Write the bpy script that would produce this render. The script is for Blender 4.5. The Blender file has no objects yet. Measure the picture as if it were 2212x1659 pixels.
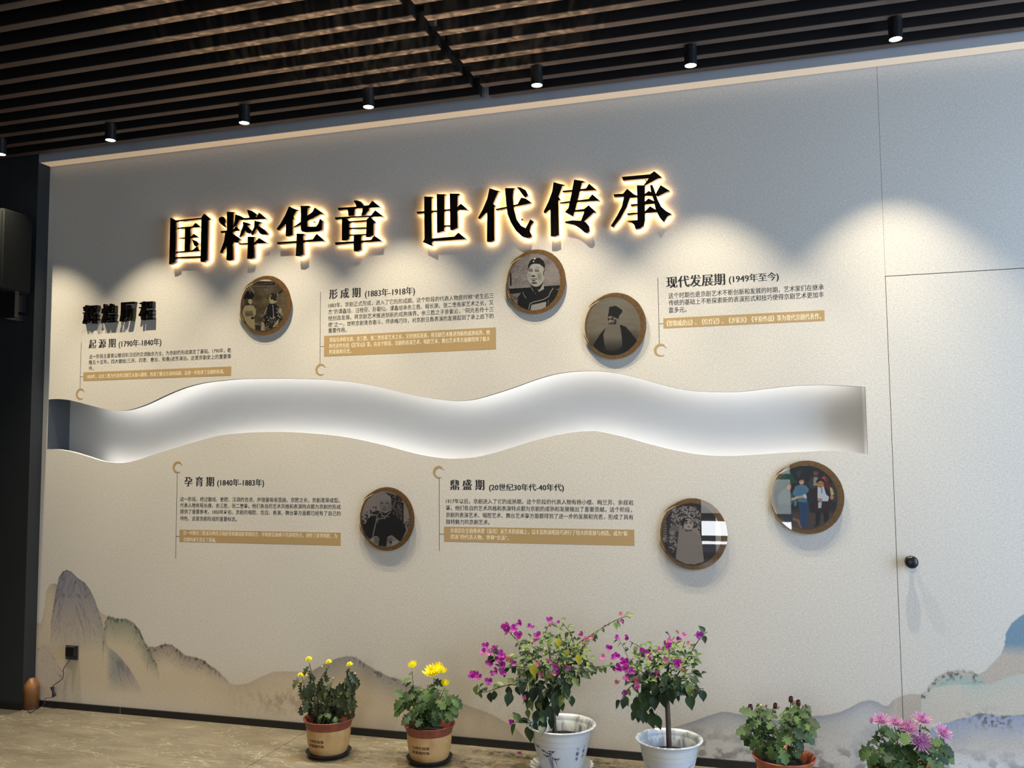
import bpy, bmesh, math, random
import numpy as np
from mathutils import Vector, Matrix, Quaternion
from mathutils.geometry import tessellate_polygon

random.seed(7)
SC = bpy.context.scene
COL = SC.collection

# ------------------------------------------------------------------ camera
IW, IH = 2212.0, 1659.0
FPX = 1933.561
YAW, PITCH, ROLL = math.radians(-16.53206), math.radians(4.21786), math.radians(-0.52442)
CAM = np.array([0.0, -4.8, 1.6225])

def cam_basis():
    cy, sy, cp, sp = math.cos(YAW), math.sin(YAW), math.cos(PITCH), math.sin(PITCH)
    f = np.array([sy*cp, cy*cp, sp]); r = np.array([cy, -sy, 0.0]); u = np.cross(r, f)
    cr, sr = math.cos(ROLL), math.sin(ROLL)
    return np.array([cr*r + sr*u, -sr*r + cr*u, f])
CB = cam_basis()
cd = bpy.data.cameras.new('camera'); cam = bpy.data.objects.new('camera', cd); COL.objects.link(cam)
cam.matrix_world = Matrix([[CB[0][i], CB[1][i], -CB[2][i], CAM[i]] for i in range(3)] + [[0, 0, 0, 1]])
cd.sensor_width = 36.0; cd.lens = FPX/IW*36.0; cd.clip_start = 0.05; cd.clip_end = 100
SC.camera = cam

# ------------------------------------------------------------------ world, light, exposure
w = bpy.data.worlds.new('world'); SC.world = w; w.use_nodes = True
w.node_tree.nodes['Background'].inputs[0].default_value = (0.55, 0.68, 1.0, 1)
w.node_tree.nodes['Background'].inputs[1].default_value = 0.6
SC.view_settings.view_transform = 'Standard'; SC.view_settings.look = 'None'
SC.view_settings.gamma = 1.0; SC.view_settings.use_curve_mapping = False
SC.view_settings.exposure = 0.0

def area(name, loc, direction, sx, sy, power, col):
    l = bpy.data.lights.new(name, 'AREA'); l.shape = 'RECTANGLE'; l.size = sx; l.size_y = sy
    l.energy = power; l.color = col
    o = bpy.data.objects.new(name, l); COL.objects.link(o); o.location = loc
    o.rotation_euler = Vector(direction).to_track_quat('-Z', 'Z').to_euler()
    return o
# daylight through the glazed right side of the room, and through the glass door behind the camera
area('daylight_right', (3.33, -2.3, 1.75), (-1, 0.0, 0), 3.2, 2.9, 240, (0.53, 0.72, 1.0))
area('daylight_front', (-0.5, -8.97, 0.37), (0, 1, 0), 1.3, 0.34, 34, (0.92, 0.96, 1.0))
area('daylight_front_upper', (-0.5, -8.97, 1.5), (0, 1, 0), 1.3, 1.75, 34, (0.84, 0.92, 0.86))
# added unseen warm fill spots that brighten the lower wall
for _hx, _hy in ((-5.2, -3.9), (-3.0, -3.9), (-0.8, -3.9), (1.4, -3.9), (-4.1, -6.2), (-1.9, -6.2), (0.3, -6.2)):
    _hl = bpy.data.lights.new('hall_fill', 'SPOT'); _hl.energy = 48; _hl.color = (1.0, 0.87, 0.68); _hl.spot_size = math.radians(146); _hl.spot_blend = 0.7; _hl.shadow_soft_size = 0.03
    _ho = bpy.data.objects.new('hall_fill', _hl); COL.objects.link(_ho); _ho.location = (_hx, _hy, 3.5)
# added unseen upward spot; its noise pattern imitates light ripples on the slats
rl = bpy.data.lights.new('added_ripple_spot', 'SPOT'); rl.energy = 2100; rl.color = (1.0, 0.85, 0.58); rl.spot_size = math.radians(54); rl.spot_blend = 0.5; rl.shadow_soft_size = 0.01; rl.use_nodes = True
ro_ = bpy.data.objects.new('added_ripple_spot', rl); COL.objects.link(ro_); ro_.location = (-1.65, -1.62, 0.9)
ro_.rotation_euler = Vector((0.0, 0.04, 2.7)).to_track_quat('-Z', 'Z').to_euler()
_nt = rl.node_tree; _tc = _nt.nodes.new('ShaderNodeTexCoord'); _mp = _nt.nodes.new('ShaderNodeMapping'); _mp.inputs['Scale'].default_value = (30, 60, 30); _mp.inputs['Rotation'].default_value = (0, 0, .5)
_nz = _nt.nodes.new('ShaderNodeTexNoise'); _nz.inputs['Scale'].default_value = 1.0; _nz.inputs['Detail'].default_value = 2; _nz.inputs['Distortion'].default_value = 1.2
_m1 = _nt.nodes.new('ShaderNodeMath'); _m1.operation = 'SUBTRACT'; _m1.inputs[1].default_value = 0.5; _m2 = _nt.nodes.new('ShaderNodeMath'); _m2.operation = 'ABSOLUTE'
_mr = _nt.nodes.new('ShaderNodeMapRange'); _mr.inputs[1].default_value = 0.0; _mr.inputs[2].default_value = 0.04; _mr.inputs[3].default_value = 1.0; _mr.inputs[4].default_value = 0.05
_nt.links.new(_tc.outputs['Normal'], _mp.inputs[0]); _nt.links.new(_mp.outputs[0], _nz.inputs['Vector']); _nt.links.new(_nz.outputs[0], _m1.inputs[0]); _nt.links.new(_m1.outputs[0], _m2.inputs[0]); _nt.links.new(_m2.outputs[0], _mr.inputs[0]); _nt.links.new(_mr.outputs[0], _nt.nodes['Emission'].inputs['Strength'])
SPOT_POWER = 105
SPOT_COL = (1.0, 0.90, 0.68)

# ------------------------------------------------------------------ photo measurements -> points on real planes
def ray(u, v):
    return CB.T @ np.array([(u-IW/2)/FPX, -(v-IH/2)/FPX, 1.0])
def onY(u, v, y=0.0):
    d = ray(u, v); return CAM + d*((y-CAM[1])/d[1])
def onZ(u, v, z=0.0):
    d = ray(u, v); return CAM + d*((z-CAM[2])/d[2])

# ------------------------------------------------------------------ helpers
def lin(c):
    return tuple(((x/255.0)/12.92 if x/255.0 <= 0.04045 else (((x/255.0)+0.055)/1.055)**2.4) for x in c)

def tag(o, label=None, cat=None, group=None, kind=None):
    if label: o['label'] = label
    if cat: o['category'] = cat
    if group: o['group'] = group
    if kind: o['kind'] = kind
    return o

def empty(name, loc, label, cat, group=None):
    o = bpy.data.objects.new(name, None); COL.objects.link(o); o.location = loc
    o.empty_display_size = 0.05
    return tag(o, label, cat, group)

def link(name, me, parent=None, mat=None, smooth=False):
    """mesh in WORLD coordinates; shifted into the parent's frame"""
    o = bpy.data.objects.new(name, me); COL.objects.link(o)
    if mat is not None and not me.materials: me.materials.append(mat)
    if parent is not None:
        o.parent = parent
        off = Vector((0, 0, 0)); p = parent
        while p is not None: off += p.location; p = p.parent
        me.transform(Matrix.Translation(-off))
    if smooth:
        me.polygons.foreach_set('use_smooth', [True]*len(me.polygons))
    return o

def mesh(verts, faces, name='m'):
    me = bpy.data.meshes.new(name); me.from_pydata([tuple(map(float, v)) for v in verts], [], faces); me.update(); return me

def box(x0, x1, y0, y1, z0, z1):
    v = [(x, y, z) for x in (x0, x1) for y in (y0, y1) for z in (z0, z1)]
    f = [(0, 1, 3, 2), (4, 6, 7, 5), (0, 4, 5, 1), (2, 3, 7, 6), (0, 2, 6, 4), (1, 5, 7, 3)]
    return v, f

def join(parts):
    V, F = [], []
    for v, f in parts:
        n = len(V); V += list(v); F += [tuple(i+n for i in q) for q in f]
    return V, F

def bevbox(x0, x1, y0, y1, z0, z1, b=0.003):
    bm = bmesh.new(); v, f = box(x0, x1, y0, y1, z0, z1)
    vs = [bm.verts.new(p) for p in v]
    for q in f: bm.faces.new([vs[i] for i in q])
    bmesh.ops.recalc_face_normals(bm, faces=bm.faces)
    bmesh.ops.bevel(bm, geom=bm.edges[:], offset=b, segments=2, affect='EDGES')
    me = bpy.data.meshes.new('b'); bm.to_mesh(me); bm.free(); return me

def lathe(profile, seg=40, cx=0, cy=0, cz=0, wob=0.0):
    V, F = [], []
    for r, z in profile:
        for i in range(seg):
            a = 2*math.pi*i/seg
            V.append((cx+r*math.cos(a), cy+r*math.sin(a), cz+z))
    for j in range(len(profile)-1):
        for i in range(seg):
            k = (i+1) % seg
            F.append((j*seg+i, j*seg+k, (j+1)*seg+k, (j+1)*seg+i))
    return V, F

def tube(pts, rad, seg=6, caps=True):
    pts = [Vector(p) for p in pts]; n = len(pts)
    rads = rad if isinstance(rad, (list, tuple)) else [rad]*n
    V, F = [], []
    up = Vector((0.13, 0.31, 0.94))
    for i, p in enumerate(pts):
        t = (pts[min(i+1, n-1)]-pts[max(i-1, 0)]).normalized()
        a = t.cross(up)
        if a.length < 1e-3: a = t.cross(Vector((1, 0, 0)))
        a.normalize(); b = t.cross(a)
        for k in range(seg):
            th = 2*math.pi*k/seg
            V.append(p + (a*math.cos(th)+b*math.sin(th))*rads[i])
    for i in range(n-1):
        for k in range(seg):
            m = (k+1) % seg
            F.append((i*seg+k, i*seg+m, (i+1)*seg+m, (i+1)*seg+k))
    if caps:
        F.append(tuple(range(seg))); F.append(tuple((n-1)*seg+k for k in reversed(range(seg))))
    return V, F

def smooth_line(pts, n=6):
    """Catmull-Rom"""
    P = [np.array(p, float) for p in pts]; P = [2*P[0]-P[1]] + P + [2*P[-1]-P[-2]]
    out = []
    for i in range(1, len(P)-2):
        for k in range(n):
            t = k/n
            out.append(0.5*((2*P[i]) + (-P[i-1]+P[i+1])*t + (2*P[i-1]-5*P[i]+4*P[i+1]-P[i+2])*t*t + (-P[i-1]+3*P[i]-3*P[i+1]+P[i+2])*t**3))
    out.append(P[-2]); return out

def prism(poly_front, poly_back, cap_back=True):
    """poly lists of 3d points, same order"""
    n = len(poly_front); V = [tuple(p) for p in poly_front] + [tuple(p) for p in poly_back]
    tris = tessellate_polygon([[Vector(p) for p in poly_front]])
    F = [tuple(t) for t in tris]
    if cap_back: F += [tuple(i+n for i in reversed(t)) for t in tris]
    F += [(i, (i+1) % n, (i+1) % n + n, i+n) for i in range(n)]
    return V, F

# value noise on numpy arrays
_rs = np.random.RandomState(3); _T = _rs.rand(256, 256)
def vnoise(x, y):
    xi = np.floor(x).astype(int); yi = np.floor(y).astype(int); fx = x-xi; fy = y-yi
    fx = fx*fx*(3-2*fx); fy = fy*fy*(3-2*fy)
    a = _T[xi % 256, yi % 256]; b = _T[(xi+1) % 256, yi % 256]; c = _T[xi % 256, (yi+1) % 256]; d = _T[(xi+1) % 256, (yi+1) % 256]
    return (a*(1-fx)+b*fx)*(1-fy)+(c*(1-fx)+d*fx)*fy
def fbm(x, y, o=4):
    s = 0; a = 0.5
    for i in range(o): s = s+a*vnoise(x*2**i+i*17.3, y*2**i+i*9.1); a *= 0.5
    return s/(1-0.5**o)

# ------------------------------------------------------------------ materials
MATS = {}
def mat(name, col, rough=0.6, metal=0.0, emit=None, estr=0.0, spec=None, noise=None, bump=None, trans=0.0, coat=0.0):
    m = bpy.data.materials.new(name); m.use_nodes = True; nt = m.node_tree
    p = nt.nodes['Principled BSDF']
    p.inputs['Base Color'].default_value = (*lin(col), 1); p.inputs['Roughness'].default_value = rough
    p.inputs['Metallic'].default_value = metal
    if spec is not None: p.inputs['Specular IOR Level'].default_value = spec
    if coat: p.inputs['Coat Weight'].default_value = coat; p.inputs['Coat Roughness'].default_value = 0.08
    if emit is not None:
        p.inputs['Emission Color'].default_value = (*lin(emit), 1); p.inputs['Emission Strength'].default_value = estr
    if noise:                                                # (scale vector, colour 2, detail)
        tc = nt.nodes.new('ShaderNodeTexCoord'); mp = nt.nodes.new('ShaderNodeMapping'); mp.inputs['Scale'].default_value = noise[0]
        nz = nt.nodes.new('ShaderNodeTexNoise'); nz.inputs['Scale'].default_value = 1.0; nz.inputs['Detail'].default_value = 4
        cr = nt.nodes.new('ShaderNodeValToRGB'); cr.color_ramp.elements[0].position = 0.35; cr.color_ramp.elements[1].position = 0.68
        cr.color_ramp.elements[0].color = (*lin(noise[1]), 1); cr.color_ramp.elements[1].color = (*lin(col), 1)
        nt.links.new(tc.outputs['Object'], mp.inputs[0]); nt.links.new(mp.outputs[0], nz.inputs['Vector'])
        nt.links.new(nz.outputs[0], cr.inputs[0]); nt.links.new(cr.outputs[0], p.inputs['Base Color'])
        if bump:
            b = nt.nodes.new('ShaderNodeBump'); b.inputs['Strength'].default_value = bump; b.inputs['Distance'].default_value = 0.002
            nt.links.new(nz.outputs[0], b.inputs['Height']); nt.links.new(b.outputs[0], p.inputs['Normal'])
    if trans:
        tr = nt.nodes.new('ShaderNodeBsdfTranslucent'); mx = nt.nodes.new('ShaderNodeMixShader'); mx.inputs[0].default_value = trans
        tr.inputs[0].default_value = (*lin(tuple(min(255, c*1.25) for c in col)), 1)
        out = nt.nodes['Material Output']
        nt.links.new(p.outputs[0], mx.inputs[1]); nt.links.new(tr.outputs[0], mx.inputs[2]); nt.links.new(mx.outputs[0], out.inputs[0])
    MATS[name] = m
    return m

def mat_wallpaper():
    m = bpy.data.materials.new('linen_wallpaper'); m.use_nodes = True; nt = m.node_tree; N = nt.nodes; L = nt.links
    p = N['Principled BSDF']; p.inputs['Roughness'].default_value = 0.85; p.inputs['Specular IOR Level'].default_value = 0.2
    at = N.new('ShaderNodeAttribute'); at.attribute_name = 'Col'
    tc = N.new('ShaderNodeTexCoord')
    hs = []
    for sc, wt in (((260, 1, 60), 0.5), ((60, 1, 260), 0.5), ((120, 1, 120), 0.7)):
        mp = N.new('ShaderNodeMapping'); mp.inputs['Scale'].default_value = sc
        nz = N.new('ShaderNodeTexNoise'); nz.inputs['Scale'].default_value = 1.0; nz.inputs['Detail'].default_value = 2
        L.new(tc.outputs['Object'], mp.inputs[0]); L.new(mp.outputs[0], nz.inputs['Vector'])
        mu = N.new('ShaderNodeMath'); mu.operation = 'MULTIPLY'; mu.inputs[1].default_value = wt
        L.new(nz.outputs[0], mu.inputs[0]); hs.append(mu)
    a1 = N.new('ShaderNodeMath'); L.new(hs[0].outputs[0], a1.inputs[0]); L.new(hs[1].outputs[0], a1.inputs[1])
    a2 = N.new('ShaderNodeMath'); L.new(a1.outputs[0], a2.inputs[0]); L.new(hs[2].outputs[0], a2.inputs[1])
    mr = N.new('ShaderNodeMapRange'); mr.inputs[1].default_value = 0.6; mr.inputs[2].default_value = 1.1
    mr.inputs[3].default_value = 0.85; mr.inputs[4].default_value = 1.13
    L.new(a2.outputs[0], mr.inputs[0])
    vm = N.new('ShaderNodeVectorMath'); vm.operation = 'SCALE'
    L.new(at.outputs['Color'], vm.inputs[0]); L.new(mr.outputs[0], vm.inputs['Scale'])
    L.new(vm.outputs[0], p.inputs['Base Color'])
    b = N.new('ShaderNodeBump'); b.inputs['Strength'].default_value = 0.25; b.inputs['Distance'].default_value = 0.001
    L.new(a2.outputs[0], b.inputs['Height']); L.new(b.outputs[0], p.inputs['Normal'])
    return m

def mat_vcol(name, rough=0.4):
    m = bpy.data.materials.new(name); m.use_nodes = True; nt = m.node_tree
    p = nt.nodes['Principled BSDF']; p.inputs['Roughness'].default_value = rough
    at = nt.nodes.new('ShaderNodeAttribute'); at.attribute_name = 'Col'
    nt.links.new(at.outputs['Color'], p.inputs['Base Color']); return m

def mat_floor():
    m = bpy.data.materials.new('veined_stone_tile'); m.use_nodes = True; nt = m.node_tree; N = nt.nodes; L = nt.links
    p = N['Principled BSDF']; p.inputs['Roughness'].default_value = 0.38
    tc = N.new('ShaderNodeTexCoord')
    def noise(scale, rot, det=6, dist=0.0):
        mp = N.new('ShaderNodeMapping'); mp.inputs['Scale'].default_value = scale; mp.inputs['Rotation'].default_value = (0, 0, rot)
        nz = N.new('ShaderNodeTexNoise'); nz.inputs['Scale'].default_value = 1; nz.inputs['Detail'].default_value = det; nz.inputs['Distortion'].default_value = dist
        L.new(tc.outputs['Object'], mp.inputs[0]); L.new(mp.outputs[0], nz.inputs['Vector']); return nz
    base = noise((3, 7, 3), 0.5)
    cr = N.new('ShaderNodeValToRGB'); cr.color_ramp.elements[0].position = 0.3; cr.color_ramp.elements[1].position = 0.72
    cr.color_ramp.elements[0].color = (*lin((98, 90, 76)), 1); cr.color_ramp.elements[1].color = (*lin((122, 114, 98)), 1)
    L.new(base.outputs[0], cr.inputs[0])
    cur = cr.outputs[0]
    for sc, rot, wdt in (((1.6, 8.5, 3), 0.75, 0.009), ((2.5, 14, 3), 0.35, 0.008), ((3.5, 6, 3), -0.5, 0.006)):
        nz = noise(sc, rot, 4, 0.7)
        s = N.new('ShaderNodeMath'); s.operation = 'SUBTRACT'; s.inputs[1].default_value = 0.5; L.new(nz.outputs[0], s.inputs[0])
        a = N.new('ShaderNodeMath'); a.operation = 'ABSOLUTE'; L.new(s.outputs[0], a.inputs[0])
        mr = N.new('ShaderNodeMapRange'); mr.inputs[1].default_value = 0; mr.inputs[2].default_value = wdt; mr.inputs[3].default_value = 0.55; mr.inputs[4].default_value = 0
        L.new(a.outputs[0], mr.inputs[0])
        br = noise((2.2, 2.2, 2), rot+1, 2)
        mr2 = N.new('ShaderNodeMapRange'); mr2.inputs[1].default_value = 0.36; mr2.inputs[2].default_value = 0.6; L.new(br.outputs[0], mr2.inputs[0])
        mm = N.new('ShaderNodeMath'); mm.operation = 'MULTIPLY'; L.new(mr.outputs[0], mm.inputs[0]); L.new(mr2.outputs[0], mm.inputs[1])
        mx = N.new('ShaderNodeMix'); mx.data_type = 'RGBA'; L.new(mm.outputs[0], mx.inputs[0]); L.new(cur, mx.inputs[6]); mx.inputs[7].default_value = (*lin((184, 176, 154)), 1)
        cur = mx.outputs[2]
    L.new(cur, p.inputs['Base Color']); return m

def mat_glass():
    m = bpy.data.materials.new('clear_acrylic'); m.use_nodes = True; nt = m.node_tree; N = nt.nodes; L = nt.links
    N.remove(N['Principled BSDF'])
    ge = N.new('ShaderNodeNewGeometry'); dt = N.new('ShaderNodeVectorMath'); dt.operation = 'DOT_PRODUCT'
    L.new(ge.outputs['Normal'], dt.inputs[0]); L.new(ge.outputs['Incoming'], dt.inputs[1])
    def M(op, *a):
        n = N.new('ShaderNodeMath'); n.operation = op
        for i, q in enumerate(a):
            if isinstance(q, (int, float)): n.inputs[i].default_value = q
            else: L.new(q, n.inputs[i])
        return n.outputs[0]
    c = M('ABSOLUTE', dt.outputs['Value']); p5 = M('POWER', M('SUBTRACT', 1.0, c), 5.0)
    fac = M('ADD', M('MULTIPLY', p5, 0.95), 0.045)             # Schlick reflectance of acrylic
    tr = N.new('ShaderNodeBsdfTransparent'); tr.inputs[0].default_value = (0.96, 0.97, 0.965, 1)
    gl = N.new('ShaderNodeBsdfGlossy'); gl.inputs['Roughness'].default_value = 0.01
    mx = N.new('ShaderNodeMixShader'); L.new(fac, mx.inputs[0]); L.new(tr.outputs[0], mx.inputs[1]); L.new(gl.outputs[0], mx.inputs[2])
    L.new(mx.outputs[0], N['Material Output'].inputs[0]); return m

def mat_slat():
    m = mat('dark_brown_slat', (92, 75, 64), 0.42, noise=((1.5, 30, 30), (76, 61, 51)))
    return m

PAPER = mat_wallpaper(); VCOL = mat_vcol('printed_photo', 0.45); FLOORM = mat_floor(); GLASS = mat_glass(); SLAT = mat_slat()
BLACKGLOSS = mat('gloss_black', (14, 11, 10), 0.16)
RETURNM = mat('copper_pink_return', (205, 165, 145), 0.4, emit=(255, 205, 160), estr=0.0)
LED_WARM = mat('warm_led', (255, 220, 150), 0.6, emit=(255, 222, 160), estr=25.0)
LED_COOL = mat('cool_led', (255, 255, 255), 0.6, emit=(252, 250, 246), estr=14.0)
WHITE = mat('white_paint', (226, 226, 224), 0.7)
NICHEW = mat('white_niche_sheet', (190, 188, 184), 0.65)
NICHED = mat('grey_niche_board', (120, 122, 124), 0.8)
GREYP = mat('grey_white_paint', (158, 157, 158), 0.75)
CHAR = mat('charcoal_paint', (36, 38, 38), 0.7, noise=((4, 4, 2), (31, 33, 33)))
BLACKT = mat('black_trim', (18, 19, 20), 0.45)
DARKCEIL = mat('black_ceiling_void', (9, 8, 8), 0.9)
TEXTBLK = mat('black_print', (22, 20, 26), 0.7)
TEXTGOLD = mat('gold_tan_print', (168, 138, 92), 0.7)
TEXTCREAM = mat('cream_print', (238, 226, 196), 0.7)
GOLD = mat('brushed_bronze_gold', (112, 80, 42), 0.5, noise=((60, 60, 60), (88, 60, 28)))
EDGE = mat('shaded_lip', (40, 42, 46), 0.6)
SPOTBODY = mat('spot_black', (20, 20, 22), 0.4)
LENS = mat('spot_lens', (255, 255, 250), 0.4, emit=(255, 250, 235), estr=30)
SOIL = mat('soil', (58, 42, 30), 0.95, noise=((60, 60, 60), (30, 22, 16)), bump=1.0)
WOODC = mat('oiled_wood', (136, 90, 46), 0.45, noise=((26, 26, 3.5), (100, 62, 28)))
WOODD = mat('dark_wood', (70, 42, 26), 0.5)

# ------------------------------------------------------------------ mural painting (flat print of the wallpaper)
def cpts(pts):
    P = np.array([onY(u, v)[[0, 2]] for u, v in pts]); return P
def contour(pts):
    P = cpts(pts); o = np.argsort(P[:, 0]); return P[o, 0], P[o, 1]
SIL_L = contour([(40, 1340), (68, 1344), (88.7, 1347), (93, 1330), (97, 1310), (100.4, 1277), (107, 1263.6), (115.4, 1260), (124.5, 1262), (127, 1246.8), (135.5, 1235), (143.9, 1230.8), (153.9, 1235), (167.3, 1248.5), (182.3, 1258.5), (194, 1273.6), (204, 1293.7), (210.8, 1313.7), (220.8, 1325.5), (234, 1332), (251, 1337), (274, 1337.8), (287.7, 1345.5), (301, 1360.6), (311, 1384), (321, 1397.4), (334.6, 1399), (356.3, 1391.4), (371.4, 1394), (388, 1407.4), (401.5, 1417.5), (421.5, 1420.8), (441.6, 1427.5), (451.7, 1437.5), (468.4, 1449.2), (485, 1464.3), (498.5, 1477.7), (515.2, 1479.4), (535.3, 1476), (562, 1462.6), (592, 1451), (622.3, 1450), (655.7, 1451.6), (678.8, 1446.5), (708, 1430), (728.7, 1421.6), (749.5, 1417.4), (768.2, 1419.5), (791, 1435), (812, 1447.6), (836.9, 1460), (863.9, 1469.4), (920, 1490), (980, 1513), (1060, 1542), (1110, 1570), (1180, 1640)])
SIL_R = contour([(1440, 1575), (1487.5, 1562), (1530, 1546), (1560, 1537), (1577.7, 1539), (1607, 1544.6), (1680, 1556), (1766, 1546), (1784, 1545), (1813.5, 1538.7), (1837, 1528.4), (1857.7, 1516.6), (1878.3, 1512), (1896, 1516.6), (1910.7, 1525.5), (1919.6, 1524), (1931, 1510.7), (1946, 1503.4), (1966.7, 1499), (1987.4, 1500.4), (2002, 1491.6), (2013.9, 1473.9), (2028.6, 1459), (2043.4, 1451.8), (2067, 1447.4), (2090.5, 1450.3), (2114, 1456), (2128.8, 1448.8), (2143.6, 1432.6), (2161, 1415), (2170, 1394.3), (2173, 1367.8), (2184.8, 1347), (2202.5, 1332.4), (2212, 1326.5), (2300, 1300), (2420, 1330), (2600, 1450)])
MAIN = contour([(110, 1345), (113, 1325), (118, 1290), (124.5, 1262), (127, 1246.8), (135.5, 1235), (143.9, 1230.8), (153.9, 1235), (167.3, 1248.5), (182.3, 1258.5), (194, 1273.6), (204, 1293.7), (210.8, 1313.7), (222, 1345), (226, 1375), (232, 1395), (250, 1410), (262, 1422), (280, 1445), (295, 1470), (305, 1487), (316, 1530), (318, 1570)])
SECOND = contour([(222, 1400), (226, 1345), (234, 1332), (251, 1337), (274, 1337.8), (287.7, 1345.5), (301, 1360.6), (311, 1384), (325, 1410), (340, 1440), (352, 1500), (356, 1570)])
THIRD = contour([(318, 1440), (321, 1397.4), (334.6, 1399), (356.3, 1391.4), (371.4, 1394), (388, 1407.4), (401.5, 1417.5), (421.5, 1420.8), (441.6, 1427.5), (451.7, 1437.5), (468.4, 1449.2), (485, 1464.3), (498.5, 1477.7), (512, 1520), (516, 1570)])
LOWL = contour([(60, 1425), (72, 1415), (80, 1400), (95, 1390), (108, 1398), (118, 1420), (135, 1450), (145, 1480)])
HILL4 = contour([(655, 1470), (678.8, 1446.5), (708, 1430), (728.7, 1421.6), (749.5, 1417.4), (768.2, 1419.5), (791, 1435), (812, 1447.6), (836.9, 1460), (863.9, 1469.4), (920, 1490), (980, 1513), (1060, 1542), (1110, 1570), (1180, 1640)])
RB = contour([(2010, 1575), (2031, 1565), (2075, 1553.5), (2120, 1541.7), (2164, 1547.6), (2212, 1544.6), (2320, 1520), (2500, 1560)])
RW = contour([(1990, 1510), (2002, 1492), (2020, 1485), (2060, 1478), (2100, 1480), (2140, 1478), (2180, 1462), (2212, 1455), (2350, 1470), (2500, 1500)])

BASEC = np.array(lin((202, 194, 182)))
def paint(X, Z):
    C = np.tile(BASEC, (X.size, 1)).astype(float)
    def mixin(col, a): 
        nonlocal C
        C = C*(1-a[:, None]) + np.array(lin(col))*a[:, None]
    def below(cn, soft=0.004):
        zt = np.interp(X, cn[0], cn[1], left=-9, right=-9)
        return zt-Z, np.clip((zt-Z)/soft+0.5, 0, 1)
    n1 = fbm(X*9+5, Z*9, 4); n2 = fbm(X*40, Z*40, 3); n3 = fbm(X*3.1, Z*3.1+4, 3)
    # left range, sandy
    d, m = below(SIL_L)
    mist = np.clip((Z-0.03)/0.16, 0, 1)*0.6+0.4
    mixin((194, 174, 142), m*mist*0.68*np.clip(1-(X+1.7)/1.2, 0, 1)*np.clip((X+4.9)/0.05, 0, 1))
    mixin((140, 132, 126), m*np.exp(-d/0.05)*0.35*(X < -1.0))
    # lower-left small rock and distant scrub
    d, m = below(LOWL); mixin((186, 172, 158), m*0.85)
    st = np.abs(((X*18+Z*26+2.2*n1) % 1)-0.5) < 0.09
    mixin((96, 86, 84), m*st*np.clip(n2*2-0.7, 0, 1)*np.exp(-d/0.1)*0.9)
    # small shoulder left of the main peak
    g = np.exp(-((X+4.50)/0.05)**2)*np.clip((Z-0.62)/0.2, 0, 1)*below(SIL_L)[1]
    mixin((132, 128, 128), g*0.8)
    # main peak
    d, m = below(MAIN)
    fade = np.clip((Z-0.36)/0.40, 0, 1)**0.8
    fl = np.clip((X+4.12)/0.06, 0, 1)*np.clip((Z-0.12)/0.14, 0, 1)
    fade = np.maximum(fade*(1-np.clip((X+4.1)/0.1, 0, 1)), fl*0.75)
    mixin((126, 124, 136), m*fade*0.88)
    mixin((140, 150, 138), m*np.exp(-((X+4.17-(0.85-Z)*0.18)/0.07)**2)*fade*0.8)
    for fx, fz, th, cc, al in ((24, 3.2, 0.035, (74, 74, 84), .7), (46, 5.0, 0.05, (92, 92, 100), .5)):
        bend = np.where(X < -4.36, -1, 1)
        ridge = fbm((X+bend*(Z-0.9)*0.33)*fx+3, Z*fz, 3)
        rl = np.clip(1-np.abs(ridge-0.5)/th, 0, 1)
        mixin(cc, m*fade*rl*al)
    for k_ in range(13):        # stacked ink caps down the middle of the peak
        zc = 1.0-0.035*k_; xc = -4.36+0.022*k_+0.02*math.sin(k_*1.7)
        arc_ = zc-((X-xc)/0.05)**2*0.03
        mixin((58, 54, 66), m*np.clip(1-np.abs(Z-arc_)/0.0055, 0, 1)*(np.abs(X-xc) < 0.06)*np.clip(n2*2.2-.4, 0, 1)*0.85)
    mixin((60, 60, 70), np.clip(1-np.abs(d-0.004)/0.005, 0, 1)*(d > -0.01)*np.clip((Z-0.55)/0.2, 0, 1)*(X > -4.55)*0.8)
    # second peak
    for cn, c1, L_, k in ((SECOND, (124, 132, 116), 0.17, 0.9), (THIRD, (138, 124, 116), 0.13, 0.8)):
        d, m = below(cn); f = np.clip(1-d/L_, 0, 1)*np.clip((Z-0.22)/0.12, 0, 1)
        mixin(c1, m*f*k)
        rg = fbm(X*22-Z*14, Z*12+X*9, 4); rl = np.clip(1-np.abs(rg-0.5)/0.03, 0, 1)
        mixin((74, 68, 68), m*f*rl*0.75)
        zz_ = np.clip((Z-0.24)/0.08, 0, 1); tr = zz_*np.clip((vnoise(X*110, Z*60)-0.55)*6, 0, 1)*np.clip(1-np.abs(d-0.008)/0.022, 0, 1)
        mixin((58, 48, 48), tr*0.85)
        mixin((80, 70, 66), zz_*np.clip(1-np.abs(d)/0.005, 0, 1)*0.6)
    d, m = below(HILL4); f = np.clip(1-d/0.16, 0, 1)
    mixin((134, 132, 128), m*f*0.8*np.clip((-1.9-X)/0.35+0.5, 0.25, 1))
    mixin((88, 74, 68), np.clip((vnoise(X*90, Z*70)-0.6)*6, 0, 1)*np.clip(1-np.abs(d-0.015)/0.03, 0, 1)*(X > -2.45)*(X < -2.0)*0.8)
    mixin((172, 158, 144), m*np.clip((0.14-Z)/0.1, 0, 1)*0.6)
    # purple scrub near the left pots
    g = np.exp(-((X+2.85)/0.28)**2-((Z-0.15)/0.07)**2)
    mixin((132, 112, 104), g*np.clip((fbm(X*50, Z*40, 3)-0.42)*5, 0, 1)*0.5)
    # right range
    rk = (X > -0.75)
    d, m = below(SIL_R); m = m*rk
    mixin((190, 186, 180), m*0.9)
    mixin((132, 134, 142), m*np.exp(-d/0.045)*0.8*(X < 0.5))
    mixin((176, 160, 142), m*np.clip((X-0.42)/0.1, 0, 1)*0.85)
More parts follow.
